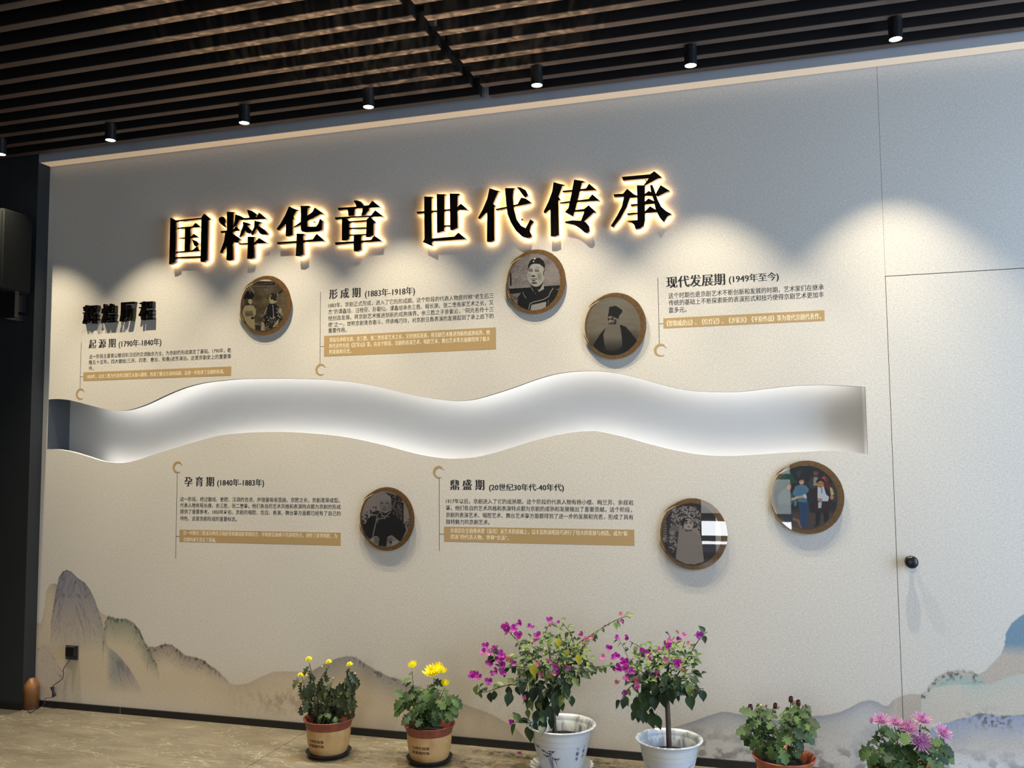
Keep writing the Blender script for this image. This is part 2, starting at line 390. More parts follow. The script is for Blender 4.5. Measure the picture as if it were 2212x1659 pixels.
    top = np.clip((X-0.86)/0.1, 0, 1)*np.clip((Z-0.63)/0.06, 0, 1)
    mixin((106, 132, 146), m*top*0.95)
    wsh = np.clip((X-0.6)/0.05, 0, 1)*np.exp(-((d-0.05)/0.035)**2)*(X < 0.9)
    mixin((150, 172, 160), m*wsh*0.8)
    d2, m2 = below(RW); m2 = m2*(X > 0.55)
    mixin((196, 186, 170), m2*0.7)
    mixin((156, 178, 164), m2*np.exp(-d2/0.05)*0.45*(X > 0.8))
    d3, m3 = below(RB); m3 = m3*(X > 0.6)
    mixin((122, 138, 170), m3*np.clip(1-d3/0.16, 0.15, 1)*0.75)
    mixin((70, 68, 76), np.clip(1-np.abs(d3)/0.005, 0, 1)*(X > 0.75)*np.clip(n2*3-1, 0, 1)*0.7)
    spk = np.clip((fbm(X*70, Z*60, 2)-0.56)*12, 0, 1)
    mixin((82, 74, 70), spk*(np.clip(1-np.abs(d-0.02)/0.035, 0, 1)*(X > 0.62)*(X < 0.9)+np.exp(-((X-0.93)/0.1)**2-((Z-0.33)/0.035)**2))*0.9*rk)
    low = np.clip((0.22-Z)/0.12, 0, 1)*rk*m
    mixin((206, 204, 202), low*0.75)
    mixin((120, 118, 122), low*np.clip((fbm(X*26, Z*34, 4)-0.5)*6, 0, 1)*0.7)
    mixin((150, 150, 152), np.exp(-((X-0.3)/0.5)**2)*np.clip((0.35-Z)/0.1, 0, 1)*np.clip((n1-0.5)*4, 0, 1)*0.5*rk)
    # the right range dissolves into the paper beyond the door
    a_ = np.clip((X-1.3)/0.5, 0, 1)[:, None]; C = C*(1-a_)+BASEC*a_
    # band of mist along the skirting
    mixin((190, 180, 168), np.clip((0.085-Z)/0.06, 0, 1)*0.45*(X < -0.8))
    return np.clip(C, 0, 1)

def set_cols(me, C, name='Col'):
    a = me.color_attributes.new(name, 'FLOAT_COLOR', 'POINT')
    buf = np.ones((len(me.vertices), 4), np.float32); buf[:, :3] = C
    a.data.foreach_set('color', buf.ravel())

def painted_grid(x0, x1, z0, z1, step, y=0.0):
    nx = max(2, int(round((x1-x0)/step))+1); nz = max(2, int(round((z1-z0)/step))+1)
    xs = np.linspace(x0, x1, nx); zs = np.linspace(z0, z1, nz)
    XX, ZZ = np.meshgrid(xs, zs); V = np.stack([XX.ravel(), np.full(XX.size, y), ZZ.ravel()], 1)
    i = np.arange(nx-1)[None, :] + nx*np.arange(nz-1)[:, None]; i = i.ravel()
    F = np.stack([i, i+1, i+nx+1, i+nx], 1)
    return V, F

def np_mesh(V, F):
    me = bpy.data.meshes.new('g'); n = len(F)
    me.vertices.add(len(V)); me.vertices.foreach_set('co', np.asarray(V, np.float32).ravel())
    me.loops.add(n*4); me.loops.foreach_set('vertex_index', np.asarray(F, np.int32).ravel())
    me.polygons.add(n); me.polygons.foreach_set('loop_start', np.arange(0, n*4, 4, dtype=np.int32)); me.polygons.foreach_set('loop_total', np.full(n, 4, np.int32))
    me.update(calc_edges=True); me.validate(); return me

# ------------------------------------------------------------------ dimensions
XL, WTOP = -4.67, 3.565            # left end and top of the papered wall
ND = 0.19                          # niche depth
DX0, DX1, DZ = 0.538, 1.46, 2.476  # concealed door
XR = 3.4                           # right end of the room
MZ = 0.95                          # height of the finely gridded print

# ------------------------------------------------------------------ papered wall with wave opening
NT = [(105, 863), (118, 862), (135, 862.5), (155, 865.5), (185, 873), (215, 881), (240, 886), (262, 887), (285, 884), (320, 872), (360, 853), (400, 837), (440, 827), (480, 822), (520, 818.5), (560, 817.8), (610, 817.5), (660, 818.5), (700, 820), (760, 826), (830, 839), (900, 856), (950, 863.5), (985, 866), (1020, 863.5), (1060, 853), (1110, 837), (1160, 819), (1200, 808), (1240, 802.5), (1280, 801), (1320, 804), (1370, 814), (1420, 828), (1470, 840), (1500, 844.5), (1550, 846.5), (1600, 846), (1660, 839), (1720, 833), (1780, 831.5), (1830, 833.5), (1870, 836)]
NB = [(105, 970.5), (118, 970.5), (135, 972), (160, 977), (190, 986), (220, 995.5), (245, 999), (270, 999.5), (300, 993), (340, 979), (380, 967), (430, 952), (480, 940), (530, 935), (580, 933), (640, 934), (700, 938), (760, 946), (830, 961.5), (900, 980), (950, 988.5), (985, 990.5), (1030, 987), (1080, 975), (1130, 959), (1180, 945), (1230, 935), (1270, 931.5), (1300, 933), (1350, 944), (1400, 958), (1450, 970.5), (1500, 980), (1550, 984.5), (1600, 984), (1680, 979), (1740, 975.5), (1790, 973.5), (1830, 975), (1873, 981)]
def curve_fn(pts):
    P = np.array([onY(u, v)[[0, 2]] for u, v in pts]); S = np.array(smooth_line(P, 8)); o = np.argsort(S[:, 0]); return S[o, 0], S[o, 1]
TX, TZ = curve_fn(NT); BX, BZ = curve_fn(NB)
NX0, NX1 = float(TX[0]), 0.424
top_z = lambda x: np.interp(x, TX, TZ); bot_z = lambda x: np.interp(x, BX, BZ)

def build_wall():
    V = []; F = []
    def add(Vn, Fn):
        n = sum(len(v) for v in V); V.append(np.asarray(Vn, float)); F.append(np.asarray(Fn)+n)
    g = 0.0015
    # fine printed zone in front of the camera, left of the door and right of it
    a, b = painted_grid(XL, DX0-g, 0.0, MZ, 0.005); add(a, b)
    a, b = painted_grid(DX1+g, 2.6, 0.0, MZ, 0.02); add(a, b)
    def quad(x0, x1, z0, z1): add([(x0, 0, z0), (x1, 0, z0), (x1, 0, z1), (x0, 0, z1)], [(0, 1, 2, 3)])
    quad(2.6, XR, 0, 4.2); quad(DX1+g, 2.6, MZ, 4.2)
    quad(DX0-g, DX1+g, DZ+g, 4.2)
    quad(XL, NX0, MZ, 4.2); quad(NX1, DX0-g, MZ, 4.2)
    xs = np.linspace(NX0, NX1, 330)
    for zf0, zf1 in ((lambda x: np.full_like(x, MZ), bot_z), (top_z, lambda x: np.full_like(x, 4.2))):
        A = np.stack([xs, 0*xs, zf0(xs)], 1); B = np.stack([xs, 0*xs, zf1(xs)], 1); n = len(xs)
        i = np.arange(n-1); add(np.concatenate([A, B]), np.stack([i, i+1, i+1+n, i+n], 1))
    V = np.concatenate(V); F = np.concatenate(F)
    me = np_mesh(V, F); set_cols(me, paint(V[:, 0], V[:, 2])); me.materials.append(PAPER)
    return me
wm = build_wall()
wall = bpy.data.objects.new('wall_back', wm); COL.objects.link(wall); tag(wall, 'papered exhibition wall with painted mountains along its foot', None, None, 'structure')

# lip of the opening (thickness of the board), niche sheet, LED lines
def strip(xs, zs, y0, y1):
    A = [(x, y0, z) for x, z in zip(xs, zs)]; B = [(x, y1, z) for x, z in zip(xs, zs)]; n = len(xs)
    return A+B, [(i, i+1, i+1+n, i+n) for i in range(n-1)]
xs = np.linspace(NX0, NX1, 260)
LT = 0.024
v, f = join([strip(xs, top_z(xs), 0, LT), strip([NX1]*2, [bot_z(NX1), top_z(NX1)], 0, LT)])
link('niche_lip', mesh(v, f), wall, EDGE)  # dark colour paints in the shade of the board's unlit upper edge
v, f = strip(xs, bot_z(xs), 0, LT); link('niche_sill', mesh(v, f), wall, WHITE)
# board back face (hides the cavity from the light) is the wall itself; the cavity:
E1 = 0.075
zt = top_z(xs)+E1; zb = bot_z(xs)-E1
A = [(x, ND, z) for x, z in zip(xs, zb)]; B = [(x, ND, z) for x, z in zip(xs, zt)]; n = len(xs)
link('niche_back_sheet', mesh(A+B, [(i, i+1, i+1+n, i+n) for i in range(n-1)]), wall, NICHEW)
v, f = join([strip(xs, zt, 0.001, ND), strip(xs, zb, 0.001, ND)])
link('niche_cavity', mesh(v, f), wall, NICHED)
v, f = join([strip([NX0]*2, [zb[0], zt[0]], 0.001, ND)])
link('niche_left_end', mesh(v, f), wall, mat('niche_end_shade', (60, 63, 67), 0.6))  # shade of the unlit end is painted into this darker grey
v, f = join([strip([NX1+.0]*2, [zb[-1], zt[-1]], LT, ND)])
link('niche_right_end', mesh(v, f), wall, NICHEW)
def led_line(zf, off, name):
    xx = np.linspace(-4.32, 0.38, 150)
    zz = zf(xx)+off
    y0, y1 = 0.108, 0.120
    V = []; 
    for x, z in zip(xx, zz): V += [(x, y1, z-0.006), (x, y1, z+0.006), (x, y0, z+0.006), (x, y0, z-0.006)]
    F = []
    for i in range(len(xx)-1):
        for k in range(4): m = (k+1) % 4; F.append((i*4+k, i*4+m, (i+1)*4+m, (i+1)*4+k))
    link(name, mesh(V, F), wall, LED_COOL)
led_line(top_z, 0.052, 'led_strip'); led_line(bot_z, -0.041, 'led_strip')

# wallpaper seam above the door (thin grey strip laid over the joint)
link('wallpaper_seam', mesh(*box(0.5375, 0.5385, -0.0006, 0.0, DZ, WTOP)), wall, mat('seam', (120, 118, 116), 0.9))

# concealed door, same paper
dv, df = painted_grid(DX0+.001, DX1-.001, 0.004, MZ, 0.005, -0.0005)
n0 = len(dv)
dv = np.concatenate([dv, [(DX0+.001, -.0005, MZ), (DX1-.001, -.0005, MZ), (DX1-.001, -.0005, DZ-.002), (DX0+.001, -.0005, DZ-.002)],
    [(DX0+.001, -.0005, .004), (DX0+.001, .04, .004), (DX0+.001, .04, DZ-.002), (DX0+.001, -.0005, DZ-.002)],
    [(DX0+.001, -.0005, DZ-.002), (DX1-.001, -.0005, DZ-.002), (DX1-.001, .04, DZ-.002), (DX0+.001, .04, DZ-.002)]])
df = np.concatenate([df, [[n0, n0+1, n0+2, n0+3], [n0+4, n0+5, n0+6, n0+7], [n0+8, n0+9, n0+10, n0+11]]])
dm = np_mesh(dv, df); set_cols(dm, paint(dv[:, 0], dv[:, 2])); dm.materials.append(PAPER)
door = bpy.data.objects.new('door_1', dm); COL.objects.link(door); tag(door, 'concealed flush door papered like the wall with a black knob', None, None, 'structure')
v, f = join([box(DX0-.0025, DX0+.0012, .0006, .05, 0, DZ+.002), box(DX0, DX1, .0006, .05, DZ-.0035, DZ+.002)])
link('door_gap', mesh(v, f), door, mat('gap_dark', (30, 28, 28), .9))
kx, _, kz = onY(1970, 1215, -0.05)
v, f = lathe([(0.0, 0.056), (0.020, 0.055), (0.027, 0.051), (0.0305, 0.043), (0.029, 0.034), (0.020, 0.029), (0.012, 0.026), (0.011, 0.008), (0.026, 0.006), (0.027, 0.0), (0.0, 0.0)], 32)
kn = mesh([(kx+p[0], -0.0008-p[2], kz+p[1]) for p in v], f)
link('door_knob', kn, door, mat('black_knob', (18, 19, 22), 0.3), True)

# ------------------------------------------------------------------ rest of the shell
def struct(name, vf, m, label=None):
    o = link(name, mesh(*vf), None, m); tag(o, label, None, None, 'structure'); return o
lw = struct('wall_left', box(-8.0, XL, -0.1, 0.3, 0, 4.2), CHAR, 'charcoal painted wall left of the papered wall')
struct('wall_side', box(-8.2, -8.0, -9.2, 0.3, 0, 4.2), CHAR, 'charcoal side wall of the hall')
fl_v = box(-8, XR, -9, 0.3, -0.08, -0.006)
floor = struct('floor', fl_v, mat('grout', (96, 86, 70), 0.9), 'stone tiled floor of the hall')
tx0 = -2.685-2.4*2
tm = {}
for i in range(6):
    for j in range(8):
        x0 = tx0+2.4*i; x1 = min(x0+2.4, XR); y1 = 0.0-1.2*j; y0 = y1-1.2
        x0 = max(x0, -8)
        if x1-x0 < .1: continue
        t = bevbox(x0+.0012, x1-.0012, max(y0, -9)+.0012, y1-.0012, -0.006, 0.0, 0.0008)
        o = link('floor_tile', t, floor, FLOORM)
struct('ceiling', box(-8, XR, -9, 0.3, 4.2, 4.3), DARKCEIL, 'black ceiling void above the slats')
# fascia (bulkhead) over the papered wall
struct('trim_1', box(XL, XR, -0.097, 0.0, 3.561, 3.9), GREYP, 'grey white bulkhead band above the papered wall')
link('led_diffuser', mesh(*box(XL+.01, XR, -0.090, -0.008, 3.5585, 3.5612)), bpy.data.objects['trim_1'], mat('warm_diffuser', (230, 214, 190), .6, emit=(255, 214, 168), estr=0.28))
# skirtings
bb = struct('baseboard_back', box(XL, XR, -0.012, 0.0, 0.0, 0.04), BLACKT, 'black skirting along the foot of the papered wall')
b2 = struct('baseboard_left', box(-8, XL+.001, -0.112, -0.1, 0.0, 0.04), BLACKT, 'black skirting along the charcoal wall')
link('skirting_joint', mesh(*box(-3.995, -3.9935, -0.0125, -0.012, 0.0, 0.04)), bb, GREYP)
# front wall with glass door (behind the camera, mirrored in the plaques)
FX0, FX1, FZ = -1.18, 0.18, 2.45
fv = join([box(-8, FX0, -9.2, -9.0, 0, 4.2), box(FX1, XR, -9.2, -9.0, 0, 4.2), box(FX0, FX1, -9.2, -9.0, FZ, 4.2)])
struct('wall_front', fv, GREYP, 'wall behind the camera with a glazed door')
wf = struct('window_1', join([box(FX0, FX1, -8.94, -8.9, z-.04, z+.04) for z in (0.05, 0.29, 0.62, 1.2, 2.4)] + [box(x-.02, x+.02, -8.94, -8.9, 0, FZ) for x in (FX0+.02, FX1-.02)]), mat('window_frame_grey', (120, 124, 128), .5), 'glazing bars of the glass door behind the camera')
# right wall with wide window
struct('wall_right', join([box(XR, XR+.2, -9.2, -4.0, 0, 4.2), box(XR, XR+.2, -.6, .3, 0, 4.2), box(XR, XR+.2, -4.0, -.6, 0, .2), box(XR, XR+.2, -4.0, -.6, 3.3, 4.2)]), GREYP, 'right wall of the hall with a wide window')

# ------------------------------------------------------------------ slatted ceiling
SZ = 3.59
slats = bpy.data.objects.new('ceiling_slat_rack', None); COL.objects.link(slats)
tag(slats, 'hanging ceiling of dark brown timber slats running along the wall', 'ceiling slats')
slats.location = (-1.5, -2, SZ)
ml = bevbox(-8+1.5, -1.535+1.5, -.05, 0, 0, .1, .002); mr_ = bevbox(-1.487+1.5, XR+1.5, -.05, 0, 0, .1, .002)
SLAT_SHADE = mat('slat_side_shade', (22, 18, 17), .75, spec=.2)  # near-black sides paint in the shade between slats of one brown
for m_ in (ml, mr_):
    m_.materials.append(SLAT_SHADE); m_.materials.append(SLAT)
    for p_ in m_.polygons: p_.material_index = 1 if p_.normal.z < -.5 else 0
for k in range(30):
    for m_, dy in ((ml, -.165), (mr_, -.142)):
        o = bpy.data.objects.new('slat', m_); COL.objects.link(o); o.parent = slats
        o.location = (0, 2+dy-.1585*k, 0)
RAIL = mat('black_rail', (16, 16, 17), .5)
for x in (-7, -5.4, -3.8, -2.2, -1.62, -1.42, 0.2, 1.8):
    link('rail', mesh(*box(x-.02, x+.02, -5, -.12, SZ+.1, SZ+.14)), slats, RAIL)
    for y in (-.5, -2, -3.5): link('hanger_rod', mesh(*box(x-.005, x+.005, y-.005, y+.005, SZ+.14, 4.2)), slats, RAIL)

# ------------------------------------------------------------------ downlights
SP = [(2, 334), (240, 304), (529, 267), (800, 235), (1160, 185), (1492, 142), (1935, 84)]
SPL = ['leftmost black downlight cut by the left edge of the picture', 'black cylinder downlight over the left end of the papered wall', 'black cylinder downlight above the left part of the big title', 'black cylinder downlight just left of the slat joint', 'black cylinder downlight just right of the slat joint', 'black cylinder downlight above the right end of the big title', 'rightmost black cylinder downlight, above the concealed door']
for i, (u, v) in enumerate(SP):
    zs = 3.49; p = onZ(u, v, zs)
    x, y = float(p[0]), -0.468
    e = empty('ceiling_downlight', (x, y, zs), SPL[i], 'spotlight', 'black downlights along the wall')
    v1, f1 = lathe([(0.0, 0.10), (0.030, 0.10), (0.031, 0.098), (0.031, 0.0), (0.028, 0.0), (0.027, 0.006), (0.0, 0.008)], 28, x, y, zs)
    link('housing', mesh(v1, f1), e, SPOTBODY, False)
    v1, f1 = lathe([(0.0, 0.002), (0.0262, 0.002), (0.0262, 0.0055), (0.0, 0.0055)], 24, x, y, zs)
    link('lens', mesh(v1, f1), e, LENS)
    l = bpy.data.lights.new('downlight_beam', 'SPOT'); l.energy = SPOT_POWER; l.color = SPOT_COL
    l.spot_size = math.radians(77); l.spot_blend = 0.5; l.shadow_soft_size = 0.004
    lo = bpy.data.objects.new('downlight_beam', l); COL.objects.link(lo); lo.location = (x, y, zs-0.004)
    l2 = bpy.data.lights.new('downlight_hot_centre', 'SPOT'); l2.energy = 150; l2.color = SPOT_COL
    l2.spot_size = math.radians(58); l2.spot_blend = 1.0; l2.shadow_soft_size = 0.006
    lo = bpy.data.objects.new('downlight_hot_centre', l2); COL.objects.link(lo); lo.location = (x, y, zs-0.004)

# ------------------------------------------------------------------ title letters
CR = {'A': (355, 450, 9.2167), 'B': (590, 420, 8.5077), 'C': (890, 395, 8.1926), 'D': (1160, 360, 7.3733)}
GLY = {
 '国': ('A', [[(118,182),(232,238),(228,600),(212,1068),(140,1105),(92,1115),(108,600)], [(220,238),(730,188),(745,215),(225,270)], [(730,190),(788,105),(940,225),(868,225),(858,600),(845,1020),(770,1070),(718,1062),(728,600),(738,215)], [(215,970),(720,950),(720,985),(215,1005)], [(258,385),(560,358),(620,287),(728,375),(262,415)], [(285,590),(530,568),(582,505),(690,582),(290,608)], [(235,862),(560,835),(640,760),(718,850),(235,892)], [(412,395),(518,395),(520,600),(512,865),(405,865),(410,600)], [(540,612),(640,650),(685,705),(655,765),(605,755),(585,720),(570,665)]]),
 '粹': ('A', [[(1140,165),(1185,175),(1215,230),(1205,300),(1225,385),(1170,350),(1105,290),(1080,235),(1090,190)], [(1245,65),(1400,75),(1372,110),(1365,500),(1360,1020),(1290,1042),(1235,1030),(1245,600)], [(1415,120),(1510,150),(1580,190),(1510,215),(1440,340),(1375,380),(1400,250)], [(1120,455),(1250,440),(1370,430),(1430,350),(1510,445),(1370,460),(1130,492)], [(1215,470),(1250,480),(1250,720),(1160,890),(1105,888),(1190,650)], [(1360,500),(1505,600),(1480,640),(1460,690),(1385,680),(1365,600)], [(1645,25),(1750,55),(1835,115),(1800,180),(1700,190),(1670,110)], [(1505,200),(1840,175),(1885,85),(2045,215),(1515,235)], [(1560,265),(1640,285),(1740,320),(1670,335),(1560,540),(1490,575),(1530,450),(1570,340)], [(1640,350),(1735,430),(1740,470),(1700,510),(1640,485),(1615,420)], [(1795,245),(1890,265),(1980,292),(1900,300),(1840,400),(1790,500),(1745,535),(1725,510),(1790,370)], [(1850,340),(1930,380),(2000,430),(2050,490),(2020,525),(1950,525),(1900,500),(1850,415)], [(1480,695),(1660,690),(1800,680),(1885,590),(2050,692),(1790,710),(1490,722)], [(1662,565),(1815,568),(1790,600),(1785,980),(1720,1008),(1650,1003),(1665,700)]]),
 '华': ('B', [[(290,218),(370,255),(490,295),(420,310),(370,400),(385,440),(358,470),(355,745),(270,772),(230,765),(235,545),(90,660),(60,635),(130,540),(220,380)], [(505,208),(655,208),(695,238),(640,245),(628,300),(628,590),(790,590),(830,540),(860,445),(900,480),(895,590),(890,650),(840,680),(600,698),(530,680),(508,640),(510,400)], [(628,390),(720,320),(765,240),(935,358),(850,370),(700,450),(500,560),(380,612),(368,600),(500,510)], [(70,878),(420,855),(730,825),(800,722),(950,855),(700,870),(80,915)], [(432,720),(585,725),(550,770),(550,1100),(480,1135),(415,1130),(428,900)]]),
 '章': ('B', [[(1475,115),(1540,108),(1610,130),(1655,185),(1630,215),(1530,225),(1510,170)], [(1185,245),(1520,225),(1760,195),(1822,115),(1975,235),(1640,250),(1200,290)], [(1355,260),(1490,250),(1495,300),(1480,390),(1385,395),(1375,310)], [(1645,245),(1740,245),(1770,275),(1690,370),(1620,385),(1640,310)], [(1135,420),(1800,385),(1875,290),(2025,405),(1500,425),(1145,462)], [(1265,450),(1355,450),(1400,490),(1395,820),(1330,850),(1262,845)], [(1350,495),(1720,470),(1720,495),(1390,522)], [(1390,612),(1720,605),(1720,632),(1390,640)], [(1390,738),(1720,728),(1720,752),(1390,762)], [(1720,460),(1778,410),(1905,525),(1845,520),(1840,750),(1780,785),(1705,785),(1715,600)], [(1140,880),(1500,860),(1800,835),(1862,760),(2005,858),(1700,880),(1145,925)], [(1485,750),(1620,750),(1615,1010),(1550,1045),(1485,1045),(1480,900)]]),
 '世': ('C', [[(215,240),(375,245),(345,275),(345,600),(350,980),(355,1120),(190,1045),(220,1000),(215,500)], [(438,198),(600,200),(572,230),(572,500),(568,850),(450,885),(442,880),(440,500)], [(668,190),(835,192),(855,215),(805,225),(805,500),(805,795),(720,835),(675,832),(672,500)], [(80,510),(220,500),(445,485),(670,462),(800,430),(862,365),(995,480),(800,482),(445,515),(92,545)], [(560,752),(680,748),(680,772),(560,778)], [(340,985),(750,950),(820,880),(965,998),(360,1035)]]),
 '代': ('C', [[(1370,95),(1470,125),(1560,150),(1520,165),(1430,370),(1480,405),(1455,430),(1455,1015),(1390,1045),(1325,1040),(1330,520),(1190,640),(1165,622),(1250,470),(1330,280)], [(1645,90),(1820,92),(1795,120),(1785,250),(1800,450),(1850,650),(1930,760),(2010,800),(2055,720),(2090,648),(2150,680),(2100,760),(2080,850),(2120,930),(2100,965),(2040,978),(1950,950),(1840,850),(1750,700),(1690,550),(1665,350)], [(1480,460),(1660,425),(1870,375),(1935,262),(2010,275),(2110,345),(2050,370),(1800,425),(1490,490)], [(1850,75),(1930,85),(2010,130),(2045,200),(2040,240),(2000,258),(1970,230),(1900,130)]]),
 '传': ('D', [[(265,245),(350,270),(445,290),(400,310),(340,480),(375,520),(340,545),(350,1085),(280,1112),(218,1108),(212,680),(125,745),(102,722),(180,560),(240,400)], [(400,382),(560,370),(780,345),(830,272),(950,372),(700,388),(410,408)], [(355,570),(520,550),(820,515),(880,440),(1000,542),(700,560),(365,590)], [(592,205),(720,225),(765,240),(715,260),(680,400),(640,560),(605,700),(572,795),(445,722),(500,660),(545,450)], [(605,690),(750,675),(822,615),(945,725),(890,740),(745,880),(700,862),(745,745),(750,712),(605,720)], [(445,875),(560,855),(700,862),(780,885),(830,950),(838,1020),(800,1060),(760,1050),(680,980),(600,930),(450,895)]]),
 '承': ('D', [[(1350,162),(1800,120),(1868,72),(1990,170),(1920,190),(1720,300),(1700,295),(1780,185),(1370,218)], [(1590,295),(1720,298),(1718,500),(1720,850),(1700,940),(1640,985),(1570,995),(1545,920),(1500,885),(1435,865),(1600,850),(1598,600)], [(1218,440),(1370,430),(1435,352),(1545,440),(1600,462),(1600,490),(1480,500),(1430,640),(1330,820),(1215,965),(1175,942),(1270,790),(1350,640),(1385,480),(1230,480)], [(1490,600),(1610,592),(1610,620),(1500,630)], [(1430,745),(1600,730),(1600,755),(1445,770)], [(1720,430),(1780,385),(1850,425),(1850,470),(1720,465)], [(1715,560),(1775,505),(1890,560),(1890,590),(1720,605)], [(1720,710),(1800,630),(1900,690),(1910,725),(1720,742)], [(1800,290),(1840,295),(1890,430),(1920,520),(1980,640),(2060,710),(2145,755),(2080,790),(2020,885),(1960,820),(1890,690),(1860,540),(1815,400)], [(1890,435),(1970,295),(2115,385),(2050,410),(1920,478)]]),
}
YF = -0.046
LET = {'国': 'big backlit letter 国, a boxed square shape, leftmost in the title', '粹': 'big backlit letter 粹 with many small strokes, right after the boxed one', '华': 'big backlit letter 华 standing on a cross, third from the left in the title',
 '章': 'big backlit letter 章 with stacked bars, last before the gap in the title', '世': 'big backlit letter 世 with three uprights, first after the gap in the title', '代': 'big backlit letter 代 with a long hooked curve, directly above the skullcap plaque',
 '传': 'big backlit letter 传 with a slanted spine, second from the right in the title', '承': 'big backlit letter 承 with spreading legs, rightmost and highest in the title'}
def inset(P, d):
    n = len(P); P = [np.array(p) for p in P]
    area2 = sum(P[i][0]*P[(i+1) % n][1]-P[(i+1) % n][0]*P[i][1] for i in range(n)); s = 1 if area2 > 0 else -1
    out = []
    for i in range(n):
        a = P[i]-P[i-1]; b = P[(i+1) % n]-P[i]; a = a/(np.linalg.norm(a)+1e-9); b = b/(np.linalg.norm(b)+1e-9)
        nn = np.array([-(a[1]+b[1]), a[0]+b[0]]); L = np.linalg.norm(nn)
        if L < 0.3: out.append(P[i]); continue
        nn /= L; out.append(P[i]+nn*s*d)
    return out
for ch, (ck, polys) in GLY.items():
    ox, oy, sc = CR[ck]
    W = [[onY(ox+a/sc, oy+b/sc, YF)[[0, 2]] for a, b in P] for P in polys]
    allp = np.array([p for P in W for p in P]); c = allp.mean(0)
    e = empty('title_letter', (float(c[0]), 0.0, float(allp[:, 1].min())), LET[ch], 'sign letter', 'backlit letters of the title')
    fa, ra, la = [], [], []
    for pi_, P in enumerate(W):
        q = [(p[0], YF-pi_*.00015, p[1]) for p in P]; q2 = [(p[0], YF+.012, p[1]) for p in P]; q3 = [(p[0], YF+.030, p[1]) for p in P]
        fa.append(prism(q, q2, False)); n = len(P)
        ra.append((q2+q3, [(i, (i+1) % n, (i+1) % n+n, i+n) for i in range(n)]))
        I = inset(P, 0.003); l0 = [(p[0], YF+.026, p[1]) for p in I]
        tr = tessellate_polygon([[Vector(p) for p in l0]]); la.append((l0, [tuple(t) for t in tr]))
    link('letter_face', mesh(*join(fa)), e, BLACKGLOSS)
    link('letter_return', mesh(*join(ra)), e, RETURNM)
    link('led_glow_plate', mesh(*join(la)), e, LED_WARM)
    # mounting studs to the wall
    ps = [P.mean(0) if False else np.array(P).mean(0) for P in W[:2]]
    link('mounting_stud', mesh(*join([box(p[0]-.003, p[0]+.003, YF+.026, 0, p[1]-.003, p[1]+.003) for p in ps])), e, RAIL)

# ------------------------------------------------------------------ text
_fc = {}
def text_mesh(s, bold=0.0, extrude=0.0, thin=0.0):
    """triangulated text mesh, unit size, xy plane; bold = horizontal thickening as in a song-style face"""
    cu = bpy.data.curves.new('t', 'FONT'); cu.body = s; cu.size = 1.0; cu.resolution_u = 2; cu.extrude = extrude; cu.offset = -thin
    o = bpy.data.objects.new('t', cu); COL.objects.link(o)
    bpy.context.view_layer.update()
    me = bpy.data.meshes.new_from_object(o.evaluated_get(bpy.context.evaluated_depsgraph_get()))
    V = np.empty(len(me.vertices)*3, np.float32); me.vertices.foreach_get('co', V); V = V.reshape(-1, 3)
    F = [tuple(p.vertices) for p in me.polygons]
    bpy.data.objects.remove(o); bpy.data.curves.remove(cu); bpy.data.meshes.remove(me)
    if bold:
        n = len(V); VV, FF = [], []
        for k, dx in enumerate(np.linspace(-bold, bold, 3)):
            W2 = V.copy(); W2[:, 0] += dx; W2[:, 2] += k*1e-5/1.0; VV.append(W2); FF += [tuple(i+n*k for i in f) for f in F]
        V = np.concatenate(VV); F = FF
    return V, F

def wall_text(name, s, parent, u0, v0, u1, v1, hpx, m, y=-0.0005, bold=0.0, thin=0.0):
    """s set on the wall plane from (u0,v0) to (u1,v1): pixel ends of the line's middle; hpx = character height in px at its start"""
    V, F = text_mesh(s, bold, 0.0, thin)
    a = onY(u0, v0); b = onY(u1, v1)
    z = 0.5*(a[2]+b[2]); h = (onY(u0, v0-hpx/2)-onY(u0, v0+hpx/2))[2]
    x0, x1 = V[:, 0].min(), V[:, 0].max()
    X = a[0]+(V[:, 0]-x0)/(x1-x0)*(b[0]-a[0]); Z = z+(V[:, 1]-0.36)/0.90*h
    P = np.stack([X, y-V[:, 2]*8.0, Z], 1)
    return link(name, mesh(P, F), parent, m)

def rect(u0, v0, u1, v1, y):
    a = onY(u0, v0); b = onY(u1, v1); return box(a[0], b[0], y, 0.0, b[2], a[2])

def brush_c(u, v, r_px, y=-0.0008):
    c = onY(u, v); r = (onY(u, v-r_px)-c)[2]
    V, F = [], []; N = 36; rs = random.Random(int(u))
    for i in range(N+1):
        t = math.radians(48+i/N*262); wdt = 0.42*math.sin(math.pi*min(1, 0.18+i/N*0.8))*r
        ri = r-wdt+rs.uniform(-.02, .02)*r; ro = r+rs.uniform(-.03, .03)*r
        for q in (ri, ro): V.append((c[0]+q*math.cos(t), y, c[2]+q*math.sin(t)))
        if i: F.append((2*i-2, 2*i-1, 2*i+1, 2*i))
    for dx, dz in ((.72, .45), (.62, .62), (.86, .38)):
        n = len(V); s = .1*r
        V += [(c[0]+dx*r+a*s, y, c[2]+dz*r+b*s*.6) for a, b in ((-1, -.4), (.8, -.8), (1, .6), (-.6, 1))]; F.append((n, n+1, n+2, n+3))
    return V, F

